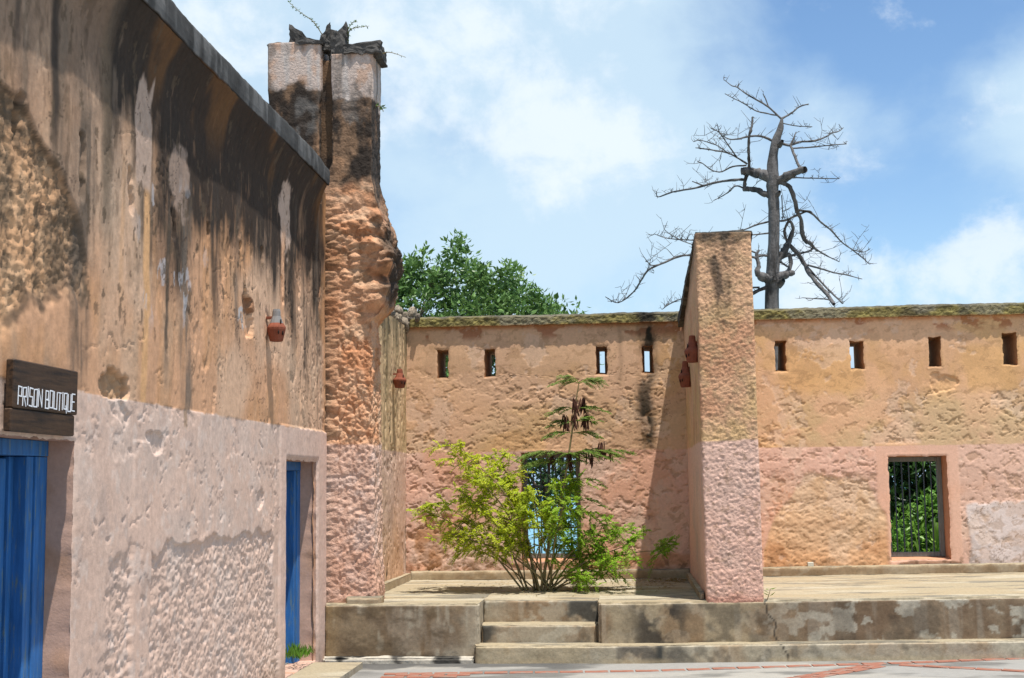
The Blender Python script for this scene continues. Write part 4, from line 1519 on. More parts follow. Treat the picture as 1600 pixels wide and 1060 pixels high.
def bt_slab():
    def paint(x, y, z, n):
        c = np.ones(x.shape + (3,)) * [0.06, 0.052, 0.042]
        return mixc(c, [0.16, 0.15, 0.13], ss(.48, .64, fbm3(x * 7, y * 7, z * 9, 4, 451)) * .7)
    def warp(x, y, z):
        t = (y - BY0) / 3.2
        k = np.where(x < 1.0, -1, 1)
        n = (fbm3(x * 5, y * 5, z * 5, 3, 453) - .5) * .025
        return x + k * (.004 + .065 * np.clip(t, 0, 1)) + n, y, z + 4.135 - (y - BY0) * .145 - .09 * np.clip(t, 0, 1) * (z < .02) + n
    return block('coping', BX0 - .006, BX1 + .002, BY0 + .012, 16.36, -.010, .028, (.02, .03, .02), paint, M_moss, butt, .008, warp)


bt_slab()

# ============================================================ BROKEN TOWER
tower = empty('broken_tower', (-2.95, 13.5, .5), 'broken double-shafted coral masonry tower with a bulging torn side beside the far blue door', 'tower')


def bulge(z):
    return np.interp(z, [3.36, 3.44, 3.52, 3.66, 3.85, 4.05, 4.15, 4.35, 4.6, 4.85], [0, .10, .165, .20, .24, .255, .235, .13, .055, 0])


def tw_disp(seed, right):
    def f(X, Y, Z, NX, NY):
        lowz = ss(4.85, 4.45, Z + (fbm3(X * 3, Y * 3, Z * 2, 3, seed) - .5) * .9)
        dmid = ss(5.85, 5.6, Z + (fbm3(X * 4, Y * 4, Z * 3, 3, seed + 1) - .5) * .25)
        w1, w2 = worley3(X * 8, Y * 8, Z * 5.5, seed + 2)
        wx = (fbm3(X * 7, Y * 7, Z * 7, 2, seed + 30) - .5) * 1.2
        w3, w4 = worley3(X * 17 + wx, Y * 17, Z * 11 + wx, seed + 4)
        w5, w6 = worley3(X * 34, Y * 34, Z * 26, seed + 5)
        f1 = fbm3(X * 26, Y * 26, Z * 28, 4, seed + 6, .6) - .5
        f0 = fbm3(X * 2.8, Y * 2.8, Z * 1.1, 3, seed + 7) - .5
        rough = (.45 - w1) * .018 + (.45 - w3) * .013 + (.45 - w5) * .012 + f1 * .042 + f0 * .05
        gapm = ss(.42, .60, fbm3(X * 2.4, Y * 2.4, Z * 2.0, 3, seed + 33)) * (1 - .6 * ss(2.2, 2.0, Z))
        rough = rough - gapm * ((1 - ss(.02, .14, w2 - w1)) * .011 + (1 - ss(.02, .14, w4 - w3)) * .007)
        zone = np.clip(lowz, 0, 1)
        d = zone * rough + (1 - zone) * dmid * ((.45 - w3) * .014 + f1 * .014 + f0 * .03 - .014) + (1 - dmid) * (f1 * .006 + f0 * .02)
        # the dado plaster softens the stones a little
        d *= 1 - .25 * ss(2.13, 2.09, Z)
        dx, dy, dz = NX * d, NY * d, 0 * d
        dx = dx - .10 * ss(-2.88, -2.955, X) * ss(5.0, 4.72, Z) * (1 if right else 0)
        if right:
            b = bulge(Z + (fbm3(X * 5, Y * 5, Z * 0, 3, seed + 8) - .5) * .10)
            k = ss(-2.95, -2.52, X)
            big, _ = worley3(X * 5 + 3, Y * 5, Z * 6, seed + 9)
            dx = dx + b * k * (1.12 - .5 * big)
            dy = dy - b * k * .28 * ss(.2, -.6, NY) * (1.3 - big)
            rg = ss(.02, .12, b)
            dy = dy + rg * k * ((big - .5) * .14) * ss(.2, -.6, NY)
            # footing worn outward
            dx = dx + .02 * ss(1.2, .6, Z) * ss(-2.8, -2.5, X)
        return [dx, dy, dz]
    return f


def tw_paint(seed, pale_z):
    def f(X, Y, Z, NX, NY):
        n = fbm3(X * 3, Y * 3, Z * 3, 4, seed + 20) - .5
        n2 = fbm3(X * 8, Y * 8, Z * 8, 4, seed + 21)
        st = fbm3(X * 9, Y * 9, Z * .9, 4, seed + 22)
        front = ss(-.2, -.7, NY)
        c = np.ones(X.shape + (3,)) * np.array([0.61, 0.345, 0.205])
        c = mixc(c, [0.58, 0.38, 0.245], ss(.48, .66, n2) * .7)
        c = mixc(c, [0.52, 0.225, 0.105], ss(.52, .68, fbm3(X * 4 + 3, Y * 4, Z * 4, 4, seed + 23)) * .7)
        c = mixc(c, [0.22, 0.13, 0.07], ss(.60, .70, fbm3(X * 13, Y * 13, Z * 13, 3, seed + 24)) * .45)
        # middle: sooty brown
        mid = ss(4.50, 4.80, Z + n * .9)
        b = np.ones_like(c) * np.array([0.23, 0.14, 0.085])
        b = mixc(b, [0.42, 0.235, 0.13], ss(.50, .66, n2) * .75)
        b = mixc(b, SOOT * 1.2, ss(.30, .54, fbm3(X * 5, Y * 5, Z * 2.2, 6, seed + 25, .62)) * .97)
        b = mixc(b, [0.15, 0.14, 0.13], ss(.56, .66, fbm3(X * 5 + 8, Y * 5, Z * 2, 4, seed + 26)) * .6)
        c = mixc(c, b, mid)
        # head: old pale render
        hz = ss(-.02, .02, Z - pale_z - n * .28 - (n2 - .5) * .10)
        h = np.ones_like(c) * np.array([0.50, 0.40, 0.345])
        h = mixc(h, [0.46, 0.29, 0.20], ss(.48, .62, n2) * .7)
        h = mixc(h, [0.40, 0.385, 0.37], ss(.5, .66, st) * .6)
        h = mixc(h, [0.10, 0.09, 0.08], ss(.50, .64, fbm3(X * 10, Y * 10, Z * 2, 4, seed + 27)) * .6)
        c = mixc(c, h, hz)
        c = mixc(c, SOOT * 2, ss(.12, .03, np.abs(Z - pale_z - n * .28 + .07)) * .75 * ss(.35, .55, n2))
        # right flank: grey-black weathering
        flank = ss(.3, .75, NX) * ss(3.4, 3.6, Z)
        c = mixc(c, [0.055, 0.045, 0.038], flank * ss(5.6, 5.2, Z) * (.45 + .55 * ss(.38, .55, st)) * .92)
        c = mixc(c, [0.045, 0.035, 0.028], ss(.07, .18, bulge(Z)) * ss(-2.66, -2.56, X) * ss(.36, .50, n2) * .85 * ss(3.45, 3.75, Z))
        # join with the building: shade of the crease put into the colour
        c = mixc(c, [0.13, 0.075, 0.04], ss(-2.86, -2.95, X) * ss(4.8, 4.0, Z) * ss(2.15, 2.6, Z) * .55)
        dd = ss(-.015, .015, 2.115 + n * .06 - Z)
        p = np.ones_like(c) * np.array([0.61, 0.395, 0.30])
        p = mixc(p, [0.63, 0.46, 0.385], ss(.46, .62, n2) * .7)
        p = mixc(p, [0.53, 0.275, 0.18], ss(1.2, .8, Z + n) * .5)
        return mixc(c, p, dd)
    return f


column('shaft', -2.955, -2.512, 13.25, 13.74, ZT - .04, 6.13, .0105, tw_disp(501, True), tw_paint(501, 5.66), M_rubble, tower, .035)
column('shaft', -3.62, -3.065, 13.27, 13.76, 4.2, 6.28, .016, tw_disp(541, False), tw_paint(541, 5.80), M_rubble, tower, .03)
column('infill', -3.25, -2.75, 13.37, 13.70, .5, 6.10, .03, lambda X, Y, Z, a, b: [(fbm3(X * 9, Y * 9, Z * 9, 3, 581) - .5) * .03] * 3,
       lambda X, Y, Z, a, b: flat_paint([.14, .085, .05], .4, 4, 583, SOOT * 1.5)(X, Y, Z), M_rubble, tower)


def cap_stone(x0, x1, y0, y1, z0, z1, top=None, rz=0.0, seed=1):
    """worn slab or wedge of dark stone; top = (z at x0, z at x1)"""
    bm = bmesh.new()
    add_box(bm, x0, x1, y0, y1, z0, z1)
    if top:
        for v in bm.verts:
            if v.co.z > (z0 + z1) / 2:
                v.co.z = top[0] if v.co.x < (x0 + x1) / 2 else top[1]
    bmesh.ops.subdivide_edges(bm, edges=bm.edges, cuts=7, use_grid_fill=True)
    vs = np.array([v.co[:] for v in bm.verts])
    k = [fbm3(vs[:, 0] * 14 + i * 9, vs[:, 1] * 14, vs[:, 2] * 14, 3, 590 + seed) - .5 for i in range(3)]
    kf = [fbm3(vs[:, 0] * 45 + i * 9, vs[:, 1] * 45, vs[:, 2] * 45, 3, 690 + seed) - .5 for i in range(3)]
    for i, v in enumerate(bm.verts):
        v.co += Vector((k[0][i], k[1][i], k[2][i])) * .06 + Vector((kf[0][i], kf[1][i], kf[2][i])) * .022
    bmesh.ops.rotate(bm, verts=bm.verts, cent=((x0 + x1) / 2, (y0 + y1) / 2, z0), matrix=Matrix.Rotation(rz, 3, 'Z'))
    return bm_obj('capstone', bm, M_cap, tower)


cap_stone(-3.40, -3.19, 13.30, 13.40, 6.24, 6.48, (6.50, 6.31), .05, 1)
cap_stone(-3.10, -2.99, 13.34, 13.46, 6.20, 6.46, (6.36, 6.49), .2, 2)
cap_stone(-3.00, -2.93, 13.40, 13.50, 6.12, 6.45, (6.46, 6.42), -.2, 3)
cap_stone(-2.955, -2.80, 13.26, 13.38, 6.10, 6.43, (6.30, 6.47), -.05, 4)
cap_stone(-2.83, -2.44, 13.23, 13.72, 6.115, 6.25, (6.22, 6.26), .04, 5)
cap_stone(-3.32, -3.04, 13.25, 13.75, 6.255, 6.32, (6.34, 6.29), .02, 6)
cap_stone(-3.63, -3.36, 13.28, 13.75, 6.255, 6.285, (6.275, 6.30), .0, 7)
cap_stone(-3.02, -2.80, 13.42, 13.7, 6.08, 6.24, (6.20, 6.26), .1, 8)

# ============================================================ SIGN
sign = empty('shop_sign', (-2.94, 6.6, 2.15), 'dark wooden sign board reading PRISON BOUTIQUE above the near blue door', 'sign')
SX = -2.955


def sign_board(y0, y1, z0, z1, x0, x1):
    bm = bmesh.new()
    add_box(bm, x0, x1, y0, y1, z0, z1, .006)
    return bm_obj('board', bm, M_darkwood, sign)


sb1 = sign_board(6.225, 6.985, 2.098, 2.334, SX - .02, SX + .022)
sb2 = sign_board(6.212, 6.958, 1.985, 2.0955, SX - .02, SX + .019)
box_obj('batten', SX - .045, SX - .021, 6.28, 6.34, 1.995, 2.32, M_darkwood, sign, .002)
box_obj('batten', SX - .045, SX - .021, 6.84, 6.90, 1.995, 2.32, M_darkwood, sign, .002)
GL = {
    'P': [[(0, 0), (0, 1), (1, 1), (1, .48), (0, .48)]],
    'R': [[(0, 0), (0, 1), (1, 1), (1, .5), (.1, .5)], [(.35, .5), (1, 0)]],
    'I': [[(.5, 0), (.5, 1)]],
    'S': [[(1, 1), (.05, 1), (.05, .52), (.95, .52), (.95, 0), (0, 0)]],
    'O': [[(0, 0), (0, 1), (1, 1), (1, 0), (0, 0)]],
    'N': [[(0, 0), (0, 1), (1, 0), (1, 1)]],
    'B': [[(0, 0), (0, 1), (.9, 1), (.9, .55), (.1, .5)], [(.5, .52), (1, .48), (1, 0), (0, 0)]],
    'U': [[(0, 1), (0, 0), (1, 0), (1, 1)]],
    'T': [[(0, 1), (1, 1)], [(.5, 1), (.5, 0)]],
    'Q': [[(0, .08), (0, 1), (1, 1), (1, .08), (0, .08)], [(.6, .25), (.95, -.16)]],
    'E': [[(1, 1), (0, 1), (0, 0), (1, 0)], [(0, .52), (.8, .52)]],
}


def lettering():
    text = 'PRISON BOUTIQUE'
    W_ = {'I': .22, ' ': .35, 'N': 1.2}
    tot = sum(W_.get(ch, 1.0) for ch in text) + .42 * (len(text) - 1)
    u = 6.275
    sc = (6.945 - 6.275) / tot
    bm = bmesh.new()
    h = .088
    for k, ch in enumerate(text):
        w = W_.get(ch, 1.0) * sc
        if ch != ' ':
            zb = 2.116 - .003 * math.sin(k * 2.1)
            for st in GL[ch]:
                pts = [(u + (a if ch != 'I' else .5) * w + (b - .5) * .004, zb + b * h + rnd.uniform(-.002, .002)) for a, b in st]
                for (a0, b0), (a1, b1) in zip(pts[:-1], pts[1:]):
                    L = math.hypot(a1 - a0, b1 - b0)
                    ang = math.atan2(b1 - b0, a1 - a0)
                    vs = add_box(bm, SX + .021, SX + .0238, -L / 2 - .003, L / 2 + .003, -.0031, .0031)
                    bmesh.ops.rotate(bm, verts=vs, cent=(0, 0, 0), matrix=Matrix.Rotation(ang, 3, 'X'))
                    bmesh.ops.translate(bm, verts=vs, vec=(0.0002 * rnd.random(), (a0 + a1) / 2, (b0 + b1) / 2))
        u += w + .42 * sc
    return bm_obj('lettering', bm, M_white, sign)


lettering()

# ============================================================ CLAY WALL LAMPS
def make_lamp(x, y, z, h, face, label, grey):
    """small clay lantern on a wall; face = +1 hangs on a wall that looks to +X, -1 to -X"""
    t = empty('clay_lamp', (x, y, z), label, 'wall lamp', 'clay lamps on the walls')
    n = 6

    def shell(name, prof, mat):
        bm = bmesh.new()
        rings = []
        for r, zz in prof:
            ring = []
            for k in range(n * 2):
                a = math.pi * 2 * k / (n * 2)
                rr = r * (1.0 if k % 2 == 0 else .95)
                ring.append(bm.verts.new((x + rr * .92 * math.cos(a), y + rr * math.sin(a), z + zz * h)))
            rings.append(ring)
        for a, b in zip(rings[:-1], rings[1:]):
            for k in range(n * 2):
                bm.faces.new((a[k], a[(k + 1) % (n * 2)], b[(k + 1) % (n * 2)], b[k]))
        bm.faces.new(rings[0])
        bm.faces.new(rings[-1])
        return bm_obj(name, bm, mat, t)

    R_ = .088
    shell('lamp_body', [(R_ * .62, 0), (R_ * .70, .01), (R_ * .98, .36), (R_, .42), (R_ * .95, .46), (R_ * .72, .56)], M_terra)
    shell('lamp_cap', [(R_ * .71, .562), (R_ * .60, .66), (R_ * .45, .78), (R_ * .42, .93), (R_ * .36, 1.0)], M_greycap if grey else M_terra)
    for dy, zz, s in ((-.012, .24, .016), (.015, .60, .017), (-.055, .25, .013)):
        bm = bmesh.new()
        vs = bmesh.ops.create_uvsphere(bm, u_segments=8, v_segments=6, radius=1)['verts']
        rr = np.interp(zz, [0, .36, .42, .56, .66], [R_ * .70, R_ * .98, R_, R_ * .72, R_ * .6]) * .90
        a = math.asin(max(-1, min(1, dy / rr)))
        for v in vs:
            v.co = Vector((x + face * (rr * math.cos(a) * .93) + v.co.x * .006, y - abs(dy) * 1.2 - .02 + v.co.y * s * .8, z + zz * h + v.co.z * s * 1.3))
        bm_obj('vent_shade', bm, M_hole, t)  # solid dark dab on the clay, painted as the shade of an opening
    bm = bmesh.new()
    add_box(bm, x - face * .085 if face > 0 else x, x if face > 0 else x + .085, y - .015, y + .015, z + .70 * h, z + .78 * h)
    bm_obj('bracket', bm, M_terra, t)
    return t


make_lamp(-2.905, 10.98, 2.915, .27, 1, 'clay lamp with a grey neck hanging on the stained prison wall', True)
make_lamp(-2.615, 15.42, 2.83, .22, 1, 'clay lamp on the narrow return wall in the corner', False)
make_lamp(.672, 13.46, 2.885, .27, -1, 'upper clay lamp near the front edge of the buttress', False)
make_lamp(.668, 15.05, 2.75, .29, -1, 'lower clay lamp deeper in on the shaded buttress side', False)

# ============================================================ VEGETATION
LIMBS = [[(3.27,5.36,0.156),(3.31,6.12,0.162),(3.36,6.94,0.129),(3.39,7.76,0.124),(3.38,8.2,0.129),(3.39,8.47,0.151),(3.4,8.86,0.113),(3.49,9.3,0.092),(3.6,9.59,0.075),(3.64,9.82,0.027)],
         [(3.64,9.84,0.024),(3.35,10.09,0.022),(3.13,10.23,0.019),(2.87,10.38,0.016),(2.66,10.59,0.014),(2.55,10.65,0.012),(2.4,10.88,0.008)],
         [(3.35,10.1,0.016),(3.3,10.26,0.013),(3.24,10.4,0.011)],
         [(3.58,9.9,0.016),(3.29,9.95,0.016),(3.07,9.98,0.014),(2.86,10.08,0.012),(2.7,10.17,0.011),(2.57,10.23,0.01),(2.37,10.38,0.008)],
         [(3.64,9.84,0.024),(3.88,10.01,0.022),(4.1,10.2,0.017),(4.33,10.3,0.011)],
         [(3.65,9.74,0.013),(3.92,9.71,0.012),(4.19,9.72,0.011),(4.38,9.74,0.008)],
         [(3.35,8.45,0.119),(3.16,8.55,0.113),(3.03,8.61,0.108),(2.84,8.66,0.097),(2.72,8.68,0.081)],
         [(3.33,8.05,0.07),(3.17,8.12,0.065),(3.07,8.21,0.059),(2.91,8.27,0.054),(2.78,8.3,0.054)],
         [(2.79,8.3,0.043),(2.8,8.49,0.038),(2.88,8.7,0.035),(2.87,8.99,0.032),(2.87,9.32,0.03),(2.91,9.49,0.03),(2.95,9.63,0.027),(2.97,9.82,0.024)],
         [(2.81,8.49,0.032),(2.49,8.52,0.03),(2.11,8.51,0.027),(1.73,8.47,0.024),(1.35,8.46,0.022),(1.14,8.45,0.018),(0.86,8.41,0.013),(0.82,8.5,0.009)],
         [(1.89,8.49,0.016),(1.76,8.54,0.014),(1.63,8.59,0.012)],
         [(2.84,8.81,0.022),(2.61,8.94,0.02),(2.4,9.03,0.018),(2.07,9.07,0.016),(1.86,9.09,0.014),(1.67,9.1,0.01)],
         [(2.4,9.03,0.015),(2.18,9.14,0.013),(1.97,9.19,0.012),(1.75,9.22,0.011),(1.62,9.19,0.009)],
         [(2.61,8.94,0.016),(2.4,9.17,0.015),(2.19,9.38,0.013),(2.0,9.44,0.01)],
         [(2.19,9.38,0.011),(2.16,9.46,0.01),(2.14,9.54,0.008)],
         [(2.83,8.78,0.019),(2.52,8.78,0.017),(2.28,8.7,0.016),(2.06,8.74,0.014),(1.85,8.86,0.012),(1.73,8.89,0.009)],
         [(3.48,9.26,0.03),(3.32,9.36,0.027),(3.13,9.41,0.025),(2.89,9.38,0.022),(2.62,9.3,0.018),(2.43,9.28,0.015),(2.27,9.33,0.01)],
         [(3.48,9.29,0.032),(3.69,9.21,0.03),(3.8,9.18,0.027),(4.01,9.26,0.024),(4.34,9.27,0.022),(4.61,9.4,0.019),(4.83,9.59,0.016),(4.99,9.66,0.014),(5.18,9.85,0.009)],
         [(3.8,9.18,0.032),(3.87,8.9,0.035),(3.94,8.62,0.032)],
         [(3.85,9.1,0.019),(4.17,9.08,0.017),(4.54,9.08,0.014),(4.97,9.07,0.01)],
         [(3.8,9.18,0.022),(3.88,9.34,0.016),(3.97,9.54,0.011)],
         [(3.45,8.39,0.108),(3.58,8.4,0.097),(3.72,8.46,0.092),(3.88,8.51,0.081),(4.07,8.54,0.07)],
         [(3.53,8.36,0.054),(3.63,8.3,0.051),(3.74,8.19,0.049),(3.83,7.94,0.046),(3.9,7.69,0.043),(4.0,7.49,0.043),(4.04,7.25,0.051),(4.12,7.08,0.054),(4.25,7.06,0.035),(4.33,6.96,0.029),(4.43,6.89,0.022)],
         [(4.12,7.08,0.027),(4.36,6.94,0.024),(4.62,6.82,0.018),(4.96,6.69,0.01)],
         [(3.72,8.41,0.022),(3.88,8.38,0.016),(4.19,8.31,0.013),(4.72,8.21,0.009)],
         [(3.88,7.7,0.027),(4.12,7.67,0.024),(4.28,7.59,0.023),(4.48,7.45,0.022),(4.74,7.31,0.02),(5.0,7.13,0.018),(5.31,6.99,0.016),(5.57,6.85,0.013),(5.75,6.71,0.009)],
         [(5.31,7.0,0.014),(5.57,6.97,0.011),(5.74,7.04,0.008)],
         [(4.22,7.65,0.018),(4.12,7.67,0.022),(3.85,7.58,0.023),(3.63,7.49,0.023),(3.31,7.47,0.022),(2.99,7.41,0.018),(2.72,7.31,0.015),(2.4,7.29,0.011),(2.23,7.24,0.008)],
         [(3.33,7.21,0.019),(3.09,7.19,0.016),(2.9,7.17,0.013)],
         [(3.42,6.58,0.081),(3.61,6.81,0.081),(3.72,7.04,0.065),(3.81,7.25,0.043),(3.8,7.41,0.035),(3.71,7.46,0.03),(3.62,7.26,0.03),(3.67,7.04,0.027)],
         [(3.75,6.95,0.054),(3.9,6.81,0.051),(4.03,6.64,0.051),(4.15,6.37,0.051),(4.27,6.1,0.049),(4.42,5.82,0.049),(4.54,5.49,0.043)],
         [(4.12,6.51,0.025),(4.3,6.26,0.024),(4.48,5.93,0.022),(4.7,5.49,0.016)],
         [(4.16,6.53,0.024),(4.45,6.47,0.022),(4.76,6.38,0.018),(5.07,6.32,0.015),(5.37,6.2,0.009)],
         [(4.47,5.6,0.018),(4.36,5.64,0.016),(4.15,5.67,0.013),(3.93,5.71,0.009)],
         [(3.79,6.73,0.03),(4.03,6.81,0.027),(4.2,6.86,0.025),(4.33,6.95,0.022)],
         [(3.29,6.16,0.119),(3.14,6.18,0.108),(3.03,6.23,0.092),(2.96,6.32,0.059),(3.0,6.46,0.049),(2.96,6.67,0.04),(3.02,6.81,0.027)],
         [(2.96,6.65,0.032),(3.1,6.69,0.03),(3.26,6.69,0.027)],
         [(3.35,6.18,0.119),(3.51,6.24,0.097),(3.65,6.29,0.081),(3.79,6.32,0.059)],
         [(3.66,6.32,0.049),(3.75,6.54,0.043),(3.7,6.74,0.049),(3.54,6.66,0.054)],
         [(3.2,6.5,0.024),(3.39,6.57,0.024),(3.52,6.54,0.024),(3.66,6.46,0.022)],
         [(3.24,5.99,0.049),(3.05,5.94,0.046),(2.83,5.83,0.038)],
         [(2.96,6.62,0.032),(2.43,6.69,0.031),(1.79,6.57,0.029),(1.52,6.54,0.027),(1.19,6.48,0.025),(0.81,6.29,0.022),(0.54,6.17,0.019),(0.37,5.98,0.018),(0.21,5.82,0.015),(-0.12,5.67,0.012),(-0.4,5.75,0.008)],
         [(0.81,6.29,0.015),(0.59,6.25,0.012),(0.44,6.39,0.008)],
         [(2.97,6.73,0.022),(2.23,7.0,0.018),(1.8,6.98,0.016),(1.48,6.99,0.015),(1.21,7.0,0.013),(0.94,7.06,0.011),(0.73,7.29,0.008)],
         [(1.79,6.84,0.015),(1.58,6.83,0.013),(1.31,6.94,0.011),(1.1,7.17,0.008)],
         [(3.0,5.97,0.022),(2.2,5.93,0.018),(1.6,5.84,0.015),(1.33,5.74,0.013),(1.06,5.66,0.011),(0.85,5.56,0.008)],
         [(2.8,8.3,0.022),(2.59,8.39,0.018),(2.43,8.28,0.015),(2.21,8.18,0.01)],
         [(3.57,8.05,0.013),(3.58,7.75,0.012),(3.59,7.53,0.01)]]

# ---- bare tree far behind the wall: (x, z, radius) along each limb
bare = empty('bare_tree', (3.2, 30, -4.5), 'tall leafless silver-grey tree standing behind the buttress', 'tree')


def dry_limb(k, l, name):
    p = np.array([(x, 30.0, z) for x, z, r in l], float)
    r = np.array([q[2] for q in l], float)
    s = random.Random(k * 7 + 3)
    if k == 0:
        p = np.vstack([[[3.15, 30, -4.6]], [[3.18, 30, 1.0]], p])
        r = np.concatenate([[.34, .22], r])
    # limbs lean out of the plane of the trunk, by their distance from it
    ax = np.abs(p[:, 0] - 3.35)
    if k:
        p[:, 1] += .75 * np.maximum(0, ax - .12) * np.sin(p[:, 2] * 1.9 + np.sign(p[:, 0] - 3.35) * 1.2)
    sp = smooth_path(p, 4)
    sr = np.interp(np.linspace(0, 1, len(sp)), np.linspace(0, 1, len(r)), r)
    jit = np.array([[s.uniform(-1, 1) for _ in range(3)] for _ in sp]) * (sr[:, None] * .16 if k else sr[:, None] * .05)
    sp = sp + jit
    knots = 1.0 + .30 * (np.array([s.random() for _ in sp]) - .4) * (1 if k else .4)
    tb = Tubes()
    tb.add(sp, np.maximum(sr * knots, .006), 9 if k == 0 or r.max() > .06 else 6)
    # short dead twigs
    if k and len(sp) > 6:
        m = int(np.linalg.norm(np.diff(sp, axis=0), axis=1).sum() / .085)
        for _ in range(m):
            i = s.randrange(len(sp) // 4, len(sp))
            if sr[i] > .07:
                continue
            d = np.array([s.uniform(-.9, .9), s.uniform(-.6, .6), s.uniform(-.45, 1.0)])
            L = s.uniform(.06, .26) if s.random() < .80 or sp[i][2] > 9.6 else s.uniform(.3, .7)
            a = sp[i]
            b = a + d * L * .5 + np.array([0, 0, s.uniform(-.02, .03)])
            c = b + (d + np.array([s.uniform(-.5, .5), s.uniform(-.4, .4), s.uniform(.0, .6)])) * L * .5
            tb.add([a, b, c], [.007, .005, .003], 4)
            if L > .3:
                for q_ in range(3):
                    f = b + (c - b) * s.random()
                    g = f + np.array([s.uniform(-.2, .2), s.uniform(-.15, .15), s.uniform(-.05, .2)])
                    tb.add([f, (f + g) / 2 + [0, 0, -.01], g], [.0045, .004, .003], 4)
            if s.random() < .4:
                e = b + np.array([s.uniform(-1, 1), s.uniform(-.5, .5), s.uniform(-.2, 1)]) * L * .5
                tb.add([b, (b + e) / 2 + .01, e], [.006, .005, .0035], 4)
    tb.build(name, M_bark, bare)


for k, l in enumerate(LIMBS):
    dry_limb(k, l, 'trunk' if k == 0 else 'branch')
# knots and broken stubs on the trunk
for (x, z, s) in ((3.45, 6.05, .10), (3.46, 8.05, .07), (3.25, 6.1, .12), (3.56, 9.2, .07)):
    tb = Tubes()
    tb.add([(x - .1 * s, 30, z), (x + .3 * s, 29.9, z + .02), (x + .8 * s, 29.82, z + .06)], [s * 1.1, s * .9, s * .5], 7)
    tb.build('branch_stub', M_bark, bare)


# ---- leafy crowns
def leaf_cluster(lv, c, rad, n, size, cols, rg, flat=.7, aspect=.42):
    d = unit(rg.normal(size=(n, 3)))
    p = c + d * rad * (rg.random((n, 1)) ** .5) * np.array([1, 1, flat])
    t = unit(d * .7 + rg.normal(size=(n, 3)) * .6 + np.array([0, 0, .15]))
    w = unit(np.cross(t, unit(rg.normal(size=(n, 3)) * .6 + np.array([0, 0, 1.0]))))
    L = size * rg.uniform(.65, 1.25, (n, 1))
    a = rg.random((n, 1))
    col = np.asarray(cols[0]) * (1 - a) + np.asarray(cols[1]) * a
    lv.add(p, t * L, w * L * aspect * .5, col * rg.uniform(.75, 1.25, (n, 1)))


M_trunk = plain('tree_bark', (0.16, 0.13, 0.10), .95, .35, 12, .5, .01, 25)


def green_tree():
    t = empty('evergreen_tree', (-4.2, 26, -3.6), 'dense green leafy tree rising behind the back wall beside the tower', 'tree')
    rg = np.random.default_rng(61)
    tb = Tubes()
    base = np.array([-4.2, 26.0, -3.8])
    tb.add(smooth_path([base, base + [.1, 0, 2.5], base + [0, .1, 4.5]]), np.linspace(.26, .17, 9), 9)
    tb.build('trunk', M_trunk, t)
    fork = base + [0, .1, 4.5]
    lv = Leaves()
    cen = []
    while len(cen) < 900:
        x = rg.uniform(-9.0, -.75)
        ztop = np.interp(x, [-9, -7, -5.5, -4.4, -3.45, -2.9, -2.3, -1.6, -.95, -.7], [4.0, 5.6, 6.15, 6.30, 6.50, 6.32, 6.02, 5.60, 5.10, 4.4])
        ztop += .08 * math.sin(x * 5.3) + .06 * math.sin(x * 11.7 + 1)
        hump = rg.random() ** .65
        z = 2.4 + (ztop - .25 - 2.4) * hump
        depth = 1.9 * (1 - max(0, (z - 4.2) / 3.2)) + .25
        y = 26 + rg.uniform(-1, 1) * depth
        cen.append((x, y, z))
    cen = np.array(cen)
    for c in cen:
        leaf_cluster(lv, c, rg.uniform(.18, .32), int(rg.uniform(30, 52)), .145, [(.055, .125, .032), (.15, .26, .07)], rg, .8, .46)
    # leaf tufts along the outline
    for _ in range(420):
        c = cen[rg.integers(len(cen))]
        if c[2] > np.interp(c[0], [-9, -5, -3.4, -.7], [3.5, 5.3, 5.7, 4.2]):
            leaf_cluster(lv, c + np.array([rg.uniform(-.15, .15), rg.uniform(-.2, .2), rg.uniform(.12, .34)]), .13, 13, .12, [(.08, .17, .04), (.19, .31, .08)], rg, 1.2, .42)
    tag(lv.build('crown', M_leafdark, t), kind='stuff')
    tw = Tubes()
    for k in range(7):
        e = np.array([-7 + k * .95, 26 + rg.uniform(-.6, .6), 4.2 + rg.uniform(-.3, .8)])
        if e[0] > -2:
            e[2] -= .5
        b = Tubes()
        b.add(smooth_path([fork - [0, 0, .4 * (k % 3)], (fork + e) / 2 + [0, 0, -.25], e]), np.linspace(.10, .035, 9), 6)
        b.build('limb', M_trunk, t)
        for c in cen[rg.choice(len(cen), 60, False)]:
            if abs(c[0] - e[0]) < .9:
                tw.add(smooth_path([e, (e + c) / 2 + rg.normal(size=3) * .12, c]), np.linspace(.02, .007, 5)[[0, 1, 2, 3, 4]] if False else np.linspace(.02, .007, 9), 4)
    tag(tw.build('twigs', plain('pale_twig', (.24, .22, .19), .9, .2, 30, 0), t), kind='stuff')
    return t


green_tree()


